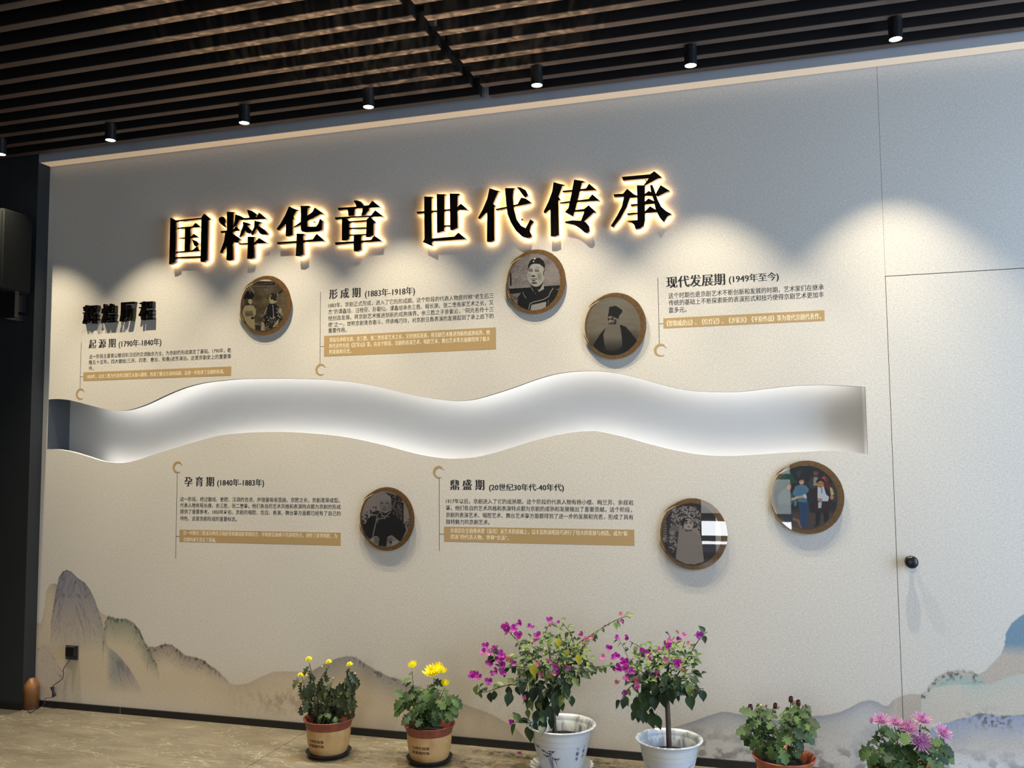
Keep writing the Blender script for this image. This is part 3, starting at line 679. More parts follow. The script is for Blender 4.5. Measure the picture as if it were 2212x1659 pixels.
def caption(name_label, head, date, body, bar, barlines, rule, tick, ring):
    a = onY(rule[0], rule[1])
    e = empty('timeline_caption', (float(a[0]), 0, float(onY(rule[0], max(rule[1], rule[3]))[2])), name_label, 'caption', 'printed captions of the wall timeline')
    wall_text('heading_text', head[0], e, *head[1:], TEXTBLK, bold=0.048, thin=0.012)
    wall_text('date_text', date[0], e, *date[1:], TEXTBLK, bold=0.036, thin=0.010)
    for t in body: wall_text('body_text', t[0], e, *t[1:], TEXTBLK, bold=0.014, thin=0.008)['kind'] = 'stuff'     # rows of print, too small to pick apart
    bo = link('highlight_bar', mesh(*rect(*bar, -0.0006)), e, TEXTGOLD)
    for t in barlines: wall_text('bar_text', t[0], bo, *t[1:], TEXTCREAM, y=-0.0007, bold=0.024, thin=0.008)
    hw = 0.0011
    a = onY(rule[0], rule[1]); b = onY(rule[2], rule[3]); z0, z1 = sorted((a[2], b[2])); x = (a[0]+b[0])/2
    t0 = onY(tick[0], tick[1]); t1 = onY(tick[2], tick[3])
    link('rule_line', mesh(*join([box(x-hw, x+hw, -.0007, 0, z0, z1), box(x, t1[0], -.0007, 0, t0[2]-hw*.8, t0[2]+hw*.8)])), e, TEXTBLK)
    link('brush_ring', mesh(*brush_c(*ring)), e, TEXTGOLD)

def cp(ox, oy, s):  # crop coordinates -> photo pixels
    return lambda x, y: (ox+x/s, oy+y/s)
c = cp(160, 620, 6.1444)
L = lambda s, x0, y0, x1, y1, h, cc, sc: (s, *cc(x0, y0), *cc(x1, y1), h/sc)
S1 = 6.1444
caption('caption headed 起源期 (1790年-1840年) under the raised words at far left', L('起 源 期', 195, 758, 553, 745, 118, c, S1), L('(1790年-1840年)', 592, 752, 1160, 732, 96, c, S1),
  [L('这一阶段主要是以徽班和汉班的交流融合为主，为京剧的形成奠定了基础。1790年，乾', 202, 920, 2085, 843, 56, c, S1), L('隆五十五年，四大徽班(三庆、四喜、春台、和春)进京演出，这是京剧史上的重要事', 198, 1000, 2085, 920, 56, c, S1), L('件。', 196, 1080, 262, 1077, 56, c, S1)],
  (*c(125, 1133), *c(2085, 1175)), [L('1828年，以余三胜为代表的汉剧艺人加入徽班，形成了徽汉合流的局面，这进一步促进了京剧的形成。', 175, 1192, 1995, 1120, 54, c, S1)],
  (*c(100, 735), *c(76, 1340)), (*c(84, 1190), *c(125, 1189)), (*c(84, 1418), 12.0))
c = cp(660, 600, 5.0273); S1 = 5.0273
caption('caption headed 形成期 (1883年-1918年) right of the left plaque pair above the wave', L('形 成 期', 255, 178, 598, 162, 106, c, S1), L('(1883年-1918年)', 645, 168, 1190, 145, 84, c, S1),
  [L('1883年，京剧正式形成，进入了它的形成期。这个阶段的代表人物是时称“老生后三', 248, 293, 2042, 203, 52, c, S1), L('杰”的谭鑫培、汪桂芬、孙菊仙。谭鑫培承余三胜、程长庚、张二奎各家艺术之长，又', 248, 365, 2042, 275, 52, c, S1), L('经创造发展，将京剧艺术推进到新的成熟境界。余三胜之子余紫云，“同光名伶十三', 248, 435, 2042, 347, 52, c, S1), L('绝”之一，世称京剧青衣泰斗，师承梅巧玲，对京剧旦角表演的发展起到了承上启下的', 248, 505, 2042, 420, 52, c, S1), L('重要作用。', 248, 573, 445, 567, 52, c, S1)],
  (*c(202, 632), *c(2070, 776)), [L('谭鑫培承程长庚、余三胜、张二奎各家艺术之长，又经创造发展，将京剧艺术推进到新的成熟境界。他', 260, 672, 2003, 598, 50, c, S1), L('的代表作包括《定军山》等。在这个阶段，京剧的表演艺术、唱腔艺术、舞台艺术等方面都得到了极大', 258, 738, 2003, 668, 50, c, S1), L('的发展和完善。', 258, 803, 498, 798, 50, c, S1)],
  (*c(162, 155), *c(157, 940)), (*c(160, 747), *c(202, 746)), (*c(165, 997), 12.6))
c = cp(1390, 560, 5.2667); S1 = 5.2667
caption('caption headed 现代发展期 (1949年至今) nearest the concealed door', L('现代发展期', 258, 262, 930, 232, 132, c, S1), L('(1949年至今)', 970, 222, 1540, 200, 92, c, S1),
  [L('这个时期也是京剧艺术不断创新和发展的时期，艺术家们在继承', 285, 418, 2050, 316, 64, c, S1), L('传统的基础上不断探索新的表演形式和技巧使得京剧艺术更加丰', 287, 500, 2052, 400, 64, c, S1), L('富多元。', 288, 580, 490, 572, 64, c, S1)],
  (*c(226, 672), *c(2062, 700)), [L('《智取威虎山》、《红灯记》、《沙家浜》《平原作战》等为现代京剧代表作。', 262, 730, 2020, 650, 66, c, S1)],
  (*c(167, 213), *c(178, 962)), (*c(176, 735), *c(226, 734)), (*c(192, 1033), 13.8))
c = cp(360, 980, 5.2667); S1 = 5.2667
caption('caption headed 孕育期 (1840年-1883年) below the wave on the left', L('孕 育 期', 202, 318, 540, 318, 108, c, S1), L('(1840年-1883年)', 575, 330, 1110, 328, 82, c, S1),
  [L('这一阶段，经过徽戏、秦腔、汉调的合流，并借鉴吸收昆曲、京腔之长，京剧逐渐成型。', 155, 522, 1970, 524, 50, c, S1), L('代表人物有程长庚、余三胜、张二奎等。他们各自的艺术风格和表演特点都为京剧的形成', 155, 593, 1980, 598, 50, c, S1), L('提供了重要参考。1850年左右，京剧的唱腔、念白、表演、舞台等方面都已经有了自己的', 155, 665, 1980, 672, 50, c, S1), L('特色，这是京剧形成的重要标志。', 155, 738, 800, 742, 50, c, S1)],
  (*c(148, 864), *c(1980, 1044)), [L('这一时期余三胜成功地将汉调皮簧和徽调皮簧相结合，并吸收昆曲梆子的演唱特点，创作了皮簧唱腔，为', 190, 912, 1940, 925, 50, c, S1), L('京剧的诞生奠定了基础。', 190, 978, 565, 982, 50, c, S1)],
  (*c(122, 212), *c(102, 1193)), (*c(107, 940), *c(148, 941)), (*c(125, 152), 12.6))
c = cp(920, 980, 4.6083); S1 = 4.6083
caption('caption headed 鼎盛期 (20世纪30年代-40年代) below the wave in the middle', L('鼎 盛 期', 240, 310, 583, 312, 102, c, S1), L('(20世纪30年代-40年代)', 628, 335, 1375, 336, 68, c, S1),
  [L('1917年以后，京剧进入了它的成熟期。这个阶段的代表人物有杨小楼、梅兰芳、余叔岩', 200, 472, 2065, 486, 48, c, S1), L('等。他们各自的艺术风格和表演特点都为京剧的成熟和发展做出了重要贡献。这个阶段，', 200, 540, 2050, 557, 48, c, S1), L('京剧的表演艺术、唱腔艺术、舞台艺术等方面都得到了进一步的发展和完善，形成了具有', 200, 608, 2065, 632, 48, c, S1), L('独特魅力的京剧艺术。', 200, 677, 635, 681, 48, c, S1)],
  (*c(181, 725), *c(2077, 915)), [L('余叔岩在全面继承谭（鑫培）派艺术的基础上，以丰富的演唱技巧进行了较大的发展与创造，成为“新', 243, 768, 2008, 793, 48, c, S1), L('谭派”的代表人物，世称“余派”。', 243, 828, 825, 838, 48, c, S1)],
  (*c(130, 243), *c(136, 968)), (*c(135, 800), *c(181, 801)), (*c(128, 183), 13.2))

# raised sub-title, four separate deep letters
SUBT = [('辉', 178.5, 659.5, 211.5, 698), ('煌', 218.5, 657, 250.5, 695.2), ('历', 258.5, 653.5, 290.5, 692.5), ('程', 299.5, 651.5, 332, 689.5)]
for ch, u0, v0, u1, v1 in SUBT:
    V, F = text_mesh(ch, bold=0.04, extrude=0.5, thin=0.01)
    a = onY(u0, v0, -.03); b = onY(u1, v1, -.03); pw = 0.006
    x0, x1, y0, y1 = V[:, 0].min(), V[:, 0].max(), V[:, 1].min(), V[:, 1].max()
    X = a[0]+(V[:, 0]-x0)/(x1-x0)*(b[0]-a[0]-.004); Z = b[2]+(V[:, 1]-y0)/(y1-y0)*(a[2]-b[2])
    Y = -0.015-V[:, 2]*0.030
    o = link('raised_letter', mesh(np.stack([X, Y, Z], 1), F), None, BLACKGLOSS)
    tag(o, {'辉': 'small black raised letter 辉, leftmost of four at upper left', '煌': 'small black raised letter 煌, second of four at upper left', '历': 'small black raised letter 历, the open one, third of four at upper left', '程': 'small black raised letter 程, rightmost of four at upper left'}[ch], 'sign letter', 'raised letters of the small sub-title')

# ------------------------------------------------------------------ photo plaques
class Canvas:
    def __init__(s, x0, x1, y0, y1, st=5.5):
        s.xs = np.arange(x0, x1, st, float); s.ys = np.arange(y0, y1, st, float)
        s.X, s.Y = np.meshgrid(s.xs, s.ys); s.C = np.zeros(s.X.shape+(3,))
    def fill(s, col): s.C[:] = col
    def mix(s, m, col, a=1.0):
        m = (m*a)[..., None]; s.C = s.C*(1-m)+np.array(col, float)*m
    def poly(s, pts, col, a=1.0):
        s.mix(s.pmask(pts), col, a)
    def pmask(s, pts):
        m = np.zeros(s.X.shape, bool); n = len(pts)
        for i in range(n):
            x1, y1 = pts[i]; x2, y2 = pts[(i+1) % n]
            if y1 == y2: continue
            c = ((y1 > s.Y) != (y2 > s.Y)) & (s.X < (x2-x1)*(s.Y-y1)/(y2-y1)+x1); m ^= c
        return m.astype(float)
    def ell(s, cx, cy, rx, ry, col, a=1.0, soft=0.0, ang=0):
        t = math.radians(ang); dx = s.X-cx; dy = s.Y-cy
        d = np.sqrt(((dx*math.cos(t)+dy*math.sin(t))/rx)**2+((-dx*math.sin(t)+dy*math.cos(t))/ry)**2)
        s.mix(np.clip((1-d)/soft, 0, 1) if soft else (d < 1).astype(float), col, a)
    def line(s, pts, w, col, a=1.0):
        for (x1, y1), (x2, y2) in zip(pts[:-1], pts[1:]):
            dx, dy = x2-x1, y2-y1; L2 = dx*dx+dy*dy+1e-9
            t = np.clip(((s.X-x1)*dx+(s.Y-y1)*dy)/L2, 0, 1)
            d = np.hypot(s.X-x1-t*dx, s.Y-y1-t*dy); s.mix(np.clip((w-d)/4+.5, 0, 1), col, a)
    def noise(s, sx, sy, amt, seed=0):
        n = fbm(s.X/sx+seed, s.Y/sy+seed*2, 4)-0.5; s.C = np.clip(s.C+n[..., None]*2*amt, 0, 255)

def man_cap():
    k = Canvas(190, 1360, 240, 1420)
    k.fill((138, 128, 126)); k.mix(np.clip((800-k.Y)/500, 0, 1)*(k.X < 700), (112, 102, 102), .7); k.noise(40, 12, 34, 3); k.noise(150, 120, 16, 5)
    k.ell(760, 420, 400, 180, (150, 142, 140), .5, soft=.6); k.ell(1040, 420, 120, 130, (100, 92, 92), .6, soft=.8)
    k.ell(1130, 700, 200, 260, (156, 146, 142), .6, soft=.5)
    k.poly([(285, 640), (320, 640), (325, 900), (290, 900)], (40, 34, 34)); 
    k.poly([(200, 960), (700, 930), (980, 905), (1400, 875), (1400, 950), (700, 1010), (200, 1080)], (22, 20, 22)); k.noise(200, 10, 5, 1)
    k.poly([(300, 1060), (470, 1060), (450, 1260), (300, 1250)], (128, 118, 112)); k.ell(385, 1145, 26, 28, (40, 34, 36)); k.ell(385, 1145, 12, 14, (128, 118, 112)); k.line([(320, 1090), (360, 1110)], 8, (50, 44, 44)); k.line([(420, 1180), (440, 1120)], 8, (50, 44, 44))
    k.poly([(540, 1000), (720, 930), (990, 900), (1150, 940), (1300, 1000), (1300, 1300), (1000, 1400), (520, 1400), (440, 1260), (450, 1120)], (17, 17, 19))
    k.poly([(700, 900), (960, 860), (970, 960), (880, 1010), (800, 1000), (720, 960)], (170, 162, 150))
    k.poly([(690, 850), (740, 830), (830, 870), (920, 800), (950, 850), (900, 950), (850, 1010), (770, 1010), (710, 920)], (18, 17, 19)); k.line([(800, 890), (860, 870), (930, 800)], 5, (168, 160, 150)); k.line([(845, 960), (870, 1020)], 4, (150, 142, 136)); k.line([(720, 935), (760, 1010)], 5, (150, 142, 136))
    k.ell(808, 680, 170, 235, (172, 166, 158)); k.poly([(655, 600), (975, 580), (940, 720), (860, 830), (790, 845), (720, 820), (670, 720)], (174, 168, 160)); k.poly([(700, 470), (960, 470), (960, 600), (660, 600)], (176, 170, 162))
    k.ell(860, 700, 40, 100, (140, 134, 128), .6, soft=.6); k.ell(890, 720, 50, 110, (120, 114, 108), .6, soft=.7); k.ell(680, 690, 36, 80, (130, 124, 120), .6, soft=.7)
    k.ell(975, 640, 32, 64, (150, 142, 136)); k.line([(985, 580), (960, 640), (965, 690)], 7, (56, 50, 50))
    k.poly([(650, 590), (655, 480), (700, 390), (780, 340), (880, 340), (960, 400), (990, 480), (985, 560), (950, 520), (880, 465), (780, 455), (710, 480), (670, 550)], (16, 16, 18))
    k.ell(783, 355, 26, 22, (190, 182, 170)); k.ell(762, 412, 15, 15, (205, 198, 186))
    k.line([(665, 580), (700, 560), (740, 578)], 8, (62, 56, 54)); k.line([(672, 602), (705, 598), (735, 606)], 9, (30, 26, 28)); k.line([(800, 545), (840, 528), (880, 545)], 5, (110, 100, 96)); k.line([(790, 580), (830, 568), (868, 590)], 6, (80, 72, 70)); k.line([(795, 600), (830, 604), (860, 604)], 9, (26, 22, 24))
    k.poly([(735, 610), (760, 610), (795, 700), (725, 705)], (184, 178, 170), .6); k.poly([(722, 692), (752, 686), (797, 696), (792, 718), (724, 722)], (34, 28, 30)); k.line([(705, 765), (760, 762), (830, 762)], 6, (40, 32, 34)); k.ell(762, 798, 36, 14, (46, 38, 38), .9); k.ell(775, 842, 75, 22, (30, 26, 28), .8, soft=.5)
    k.line([(550, 1025), (570, 1090), (612, 1140)], 6, (150, 142, 134)); k.line([(1150, 945), (1090, 1040), (1060, 1110), (960, 1170), (760, 1220), (690, 1250), (665, 1360)], 7, (166, 158, 148))
    k.poly([(720, 1280), (1010, 1215), (1010, 1270), (1000, 1340), (690, 1420)], (166, 158, 150)); k.line([(1060, 1180), (1050, 1260)], 7, (120, 112, 106)); k.ell(800, 1050, 9, 9, (140, 132, 126))
    return k
def elder_beard():
    k = Canvas(190, 1400, 190, 1390)
    k.fill((124, 112, 96)); k.ell(850, 400, 600, 420, (132, 124, 112), .7, soft=.7); k.mix(np.clip((k.Y-850)/350, 0, 1), (44, 38, 30), .75); k.ell(480, 700, 250, 300, (136, 124, 106), .5, soft=.8); k.ell(1150, 1000, 200, 200, (60, 52, 42), .5, soft=.9); k.noise(140, 40, 8, 2)
    k.poly([(370, 1170), (520, 940), (610, 830), (700, 770), (930, 755), (1030, 790), (1110, 880), (1180, 970), (1260, 1070), (1200, 1400), (400, 1400)], (14, 13, 12))
    k.poly([(670, 590), (840, 600), (845, 740), (760, 760), (690, 740)], (128, 118, 102)); k.poly([(665, 600), (740, 580), (840, 620), (800, 630), (720, 625)], (140, 130, 114))
    k.line([(680, 620), (715, 640)], 9, (24, 20, 18)); k.line([(740, 625), (790, 600)], 10, (24, 20, 18)); k.ell(692, 652, 20, 16, (34, 28, 24)); k.ell(765, 645, 28, 18, (34, 28, 24)); k.ell(715, 675, 14, 24, (160, 150, 132)); k.ell(820, 690, 30, 60, (36, 30, 26), .9, soft=.4)
    k.poly([(684, 712), (760, 700), (836, 720), (830, 748), (690, 744)], (30, 26, 22)); k.line([(700, 722), (780, 720)], 5, (110, 98, 84))
    k.poly([(668, 770), (760, 745), (850, 740), (850, 625), (880, 640), (900, 720), (930, 850), (950, 1000), (960, 1170), (850, 1260), (740, 1280), (640, 1260), (600, 1100), (580, 950), (620, 840)], (122, 112, 98))
    for x in range(600, 960, 22): k.line([(x*0.5+370, 790), (x, 1000), (x+(x-780)*.05, 1260)], 4, (96, 86, 72) if (x//22) % 2 else (136, 126, 110), .55)
    k.mix(np.clip((k.Y-1000)/280, 0, 1)*(np.abs(k.X-790) < 230), (22, 20, 18), .8)
    k.poly([(700, 400), (830, 370), (965, 460), (960, 500), (895, 580), (890, 640), (800, 600), (740, 575), (668, 598), (690, 500)], (22, 26, 24))
    return k
def duo_stage():
    k = Canvas(270, 1330, 260, 1400)
    k.fill((84, 72, 56)); k.noise(120, 90, 34, 4); k.noise(40, 30, 12, 8); k.mix((k.X > 1050)*np.clip((k.Y-500)/300, 0, 1), (126, 108, 82), .5); k.ell(800, 700, 170, 120, (124, 110, 86), .6, soft=.8)
    k.poly([(560, 290), (1010, 290), (1010, 350), (560, 350)], (28, 26, 24)); k.line([(600, 330), (960, 318)], 5, (120, 112, 96)); k.line([(560, 372), (1060, 365)], 8, (126, 116, 94), .7); k.line([(580, 352), (1000, 352)], 5, (40, 36, 32))
    k.poly([(330, 640), (380, 560), (440, 600), (460, 780), (330, 900)], (70, 62, 50))
    k.poly([(360, 650), (350, 560), (390, 480), (470, 470), (540, 500), (570, 560), (560, 610), (480, 640), (420, 630)], (16, 17, 22)); k.line([(490, 400), (550, 460), (570, 520)], 6, (146, 134, 108)); k.line([(470, 480), (500, 540)], 5, (150, 150, 150), .7); k.line([(355, 660), (350, 780)], 6, (150, 138, 112))
    k.ell(495, 690, 42, 62, (176, 160, 128)); k.poly([(440, 650), (455, 620), (540, 630), (545, 670), (500, 645)], (26, 24, 26)); k.line([(470, 690), (490, 688)], 4, (50, 42, 36)); k.line([(508, 690), (526, 688)], 4, (50, 42, 36)); k.line([(488, 728), (508, 728)], 4, (70, 50, 44)); k.poly([(440, 700), (470, 760), (450, 780), (430, 730)], (20, 20, 22))
    k.poly([(345, 850), (380, 790), (470, 770), (560, 785), (605, 850), (610, 960), (580, 1010), (600, 1290), (520, 1260), (420, 1170), (370, 1060), (330, 950)], (160, 144, 112)); k.poly([(380, 900), (540, 890), (560, 990), (400, 1010)], (112, 100, 78)); k.noise(16, 16, 5, 6)
    for i in range(16): k.ell(390+i*12, 960+(i % 4)*14, 8, 8, (44, 38, 32), .8)
    k.ell(545, 1045, 34, 26, (26, 24, 24)); k.poly([(590, 1190), (720, 1190), (720, 1300), (600, 1290)], (54, 48, 42)); k.line([(590, 1180), (720, 1185)], 5, (146, 132, 106))
    k.poly([(880, 660), (920, 560), (1040, 600), (1060, 700), (1000, 740)], (150, 136, 106)); k.poly([(920, 600), (960, 560), (1040, 600), (1050, 680), (1000, 680), (920, 660)], (42, 34, 36)); k.ell(950, 700, 46, 46, (162, 146, 116)); k.line([(1020, 590), (1170, 465)], 14, (24, 22, 22)); k.line([(1060, 560), (1080, 540)], 10, (160, 146, 118)); k.ell(990, 540, 60, 34, (36, 32, 34)); k.ell(1000, 512, 22, 14, (120, 70, 60)); k.ell(868, 632, 24, 18, (36, 32, 30)); k.line([(880, 625), (930, 580)], 6, (140, 126, 98))
    k.poly([(850, 800), (900, 740), (1010, 740), (1080, 800), (1130, 920), (1190, 1000), (1150, 1120), (1050, 1200), (930, 1270), (820, 1220), (730, 1090), (740, 1040), (840, 950)], (22, 22, 28))
    rr = random.Random(5)
    for i in range(90):
        x = rr.uniform(740, 1180); y = rr.uniform(960, 1240)
        if abs(x-950) < 250-abs(y-1040)*.7: k.line([(x, y), (x+rr.uniform(-20, 20), y+rr.uniform(-24, 24))], 5, (170, 158, 130), .9)
    for i in range(40):
        x = rr.uniform(1040, 1190); y = 800+(x-1030)*1.0+rr.uniform(0, 140); k.line([(x, y), (x+rr.uniform(-8, 8), y+rr.uniform(10, 30))], 5, (160, 148, 124), .8)
    k.poly([(890, 760), (980, 740), (1030, 860), (1020, 1010), (860, 1010), (850, 860)], (24, 24, 34)); k.line([(968, 770), (980, 900), (985, 1010)], 6, (170, 162, 150)); k.line([(850, 820), (790, 950)], 8, (160, 148, 120))
    k.poly([(735, 1110), (790, 1150), (800, 1310), (715, 1310)], (160, 146, 116)); k.poly([(1090, 1060), (1090, 1140), (990, 1240), (960, 1230)], (160, 146, 116)); k.ell(1125, 890, 36, 56, (160, 146, 118)); k.ell(1120, 880, 8, 8, (40, 36, 34)); k.ell(985, 1025, 22, 28, (150, 120, 96)); k.line([(880, 1160), (960, 1230)], 12, (60, 56, 46))
    return k
def sleeves():
    k = Canvas(200, 1190, 240, 1340)
    k.fill((146, 134, 128)); k.ell(450, 520, 220, 280, (156, 144, 138), .7, soft=.6)
    k.poly([(760, 290), (980, 380), (1000, 780), (1000, 900), (800, 640), (790, 420)], (96, 84, 82)); m = k.pmask([(680, 270), (980, 360), (1010, 820), (900, 760), (780, 640), (790, 400)])*np.clip((fbm(k.X/26, k.Y/26, 3)-.47)*9, 0, 1); k.mix(m, (34, 28, 30), .9)
    m = k.pmask([(230, 720), (420, 580), (470, 660), (400, 760), (300, 880), (230, 860)])*np.clip((fbm(k.X/30+4, k.Y/30, 3)-.48)*9, 0, 1); k.mix(m, (44, 38, 40), .9)
    k.poly([(990, 420), (1130, 560), (1120, 720), (1020, 860), (1000, 700)], (152, 138, 130)); k.line([(1000, 470), (1000, 830)], 12, (40, 34, 36)); k.mix(k.pmask([(1010, 860), (1120, 720), (1110, 900), (1040, 960)])*np.clip((fbm(k.X/24, k.Y/24, 3)-.45)*9, 0, 1), (36, 30, 32), .9)
    k.line([(455, 548), (530, 540)], 8, (60, 52, 52)); k.ell(516, 574, 16, 14, (70, 60, 60)); k.poly([(440, 640), (540, 600), (590, 620), (540, 680), (460, 680)], (44, 40, 44))
    k.poly([(420, 700), (540, 690), (600, 620), (770, 600), (840, 690), (990, 790), (1060, 950), (960, 1180), (930, 1150), (800, 1045), (720, 1100), (700, 1250), (560, 1240), (560, 1120), (470, 1070), (400, 1120), (300, 1000), (250, 850), (330, 840)], (30, 27, 30)); k.noise(120, 160, 4, 3)
    k.poly([(590, 600), (770, 590), (770, 650), (680, 690), (600, 640)], (120, 112, 104)); k.poly([(600, 620), (770, 620), (740, 690), (640, 690)], (28, 26, 28))
    k.ell(682, 500, 108, 150, (134, 124, 116)); k.poly([(590, 360), (650, 325), (730, 330), (775, 390), (790, 470), (575, 470), (570, 420)], (142, 132, 124)); k.ell(678, 380, 104, 60, (150, 142, 134)); k.ell(780, 500, 18, 40, (120, 110, 102)); k.ell(750, 560, 40, 90, (110, 100, 94), .5, soft=.7)
    k.line([(600, 462), (640, 458)], 5, (84, 74, 70)); k.line([(605, 478), (640, 476)], 6, (44, 38, 38)); k.line([(695, 458), (735, 458)], 5, (84, 74, 70)); k.line([(698, 476), (735, 476)], 6, (44, 38, 38)); k.line([(650, 546), (685, 548)], 7, (64, 54, 52)); k.line([(636, 586), (704, 584)], 6, (56, 44, 44)); k.line([(650, 608), (695, 608)], 4, (84, 70, 66)); k.line([(590, 428), (780, 424)], 3, (110, 102, 96))
    k.line([(590, 625), (640, 700), (680, 715), (770, 640)], 7, (150, 144, 130)); k.line([(610, 705), (750, 715)], 6, (140, 134, 120)); k.line([(515, 770), (600, 745), (680, 740)], 9, (138, 132, 118)); k.line([(525, 780), (490, 920), (460, 1060)], 9, (140, 134, 120)); k.line([(548, 700), (548, 820)], 5, (140, 134, 120)); k.line([(525, 700), (530, 760)], 5, (140, 134, 120)); k.line([(680, 700), (680, 750)], 5, (140, 134, 120))
    k.poly([(480, 1060), (540, 1065), (580, 1100), (570, 1170), (540, 1210), (500, 1180), (470, 1110)], (138, 128, 118)); k.poly([(400, 1130), (480, 1080), (480, 1180), (440, 1190)], (160, 152, 140)); [k.line([(490, 1095+i*26), (570, 1100+i*28)], 4, (50, 44, 44)) for i in range(4)]
    k.poly([(720, 1080), (790, 1045), (860, 1090), (930, 1170), (800, 1230), (740, 1230), (710, 1150)], (140, 130, 120)); k.poly([(800, 1160), (900, 1130), (960, 1180), (800, 1240)], (164, 156, 144)); [k.line([(720, 1110+i*26), (800, 1098+i*20)], 4, (60, 52, 50)) for i in range(3)]
    k.poly([(745, 1160), (805, 1155), (790, 1205)], (24, 22, 24))
    return k
def headdress():
    k = Canvas(170, 1100, 180, 1290)
    k.fill((46, 36, 36)); k.noise(60, 60, 8, 2)
    rr = random.Random(11); LG = (168, 154, 146)
    m = k.pmask([(400, 300), (560, 250), (770, 260), (860, 380), (850, 640), (760, 560), (700, 440), (560, 450), (500, 600), (400, 640), (350, 500)])*np.clip((fbm(k.X/20, k.Y/20, 3)-.47)*10, 0, 1); k.mix(m, LG, .95)
    for cx, cy, r in ((420, 320, 26), (450, 350, 22), (530, 285, 20), (550, 320, 16), (720, 290, 34), (745, 310, 20), (600, 350, 22), (650, 370, 26), (450, 410, 18), (380, 560, 18), (440, 480, 22), (800, 480, 24), (820, 600, 20), (760, 400, 16)): k.ell(cx, cy, r, r*.8, LG); k.ell(cx+4, cy+2, r*.4, r*.3, (70, 58, 56))
    m = k.pmask([(250, 490), (300, 480), (310, 800), (240, 820)])*(np.sin(k.Y/6) > -.2); k.mix(m, (150, 138, 130), .8)
    m = k.pmask([(330, 740), (470, 740), (470, 900), (400, 1020), (340, 980)])*np.clip((fbm(k.X/18, k.Y/22, 3)-.45)*9, 0, 1); k.mix(m, LG, .9)
    m = k.pmask([(230, 740), (300, 740), (310, 830), (260, 840)])*np.clip((fbm(k.X/14, k.Y/14, 2)-.45)*9, 0, 1); k.mix(m, LG, .9)
    k.ell(440, 650, 100, 78, (120, 106, 100)); k.ell(400, 690, 50, 40, (150, 136, 128)); k.ell(480, 700, 60, 50, (44, 34, 34), .8, soft=.5)
    k.poly([(510, 560), (580, 560), (610, 660), (840, 650), (880, 880), (910, 1150), (760, 1200), (600, 1190), (450, 1110), (480, 830)], (150, 134, 124)); k.poly([(680, 620), (800, 600), (860, 760), (780, 700)], (160, 144, 134))
    k.poly([(540, 500), (580, 460), (660, 445), (720, 480), (740, 540), (570, 560)], (24, 20, 22)); k.ell(655, 545, 85, 95, (184, 164, 152)); k.poly([(545, 520), (600, 470), (720, 480), (680, 470), (590, 520), (570, 640)], (26, 22, 24)); k.line([(600, 490), (640, 520)], 7, (70, 56, 54)); k.line([(720, 490), (680, 515)], 7, (70, 56, 54)); k.line([(598, 530), (630, 534)], 7, (40, 30, 32)); k.line([(685, 530), (715, 528)], 7, (40, 30, 32)); k.ell(662, 588, 20, 8, (60, 40, 42)); k.ell(655, 555, 12, 22, (200, 182, 168), .6, soft=.5)
    for i in range(26):
        t = i/25*math.pi; k.ell(635-math.cos(t)*100, 480-math.sin(t)*62, 7, 7, (190, 178, 166))
    return k
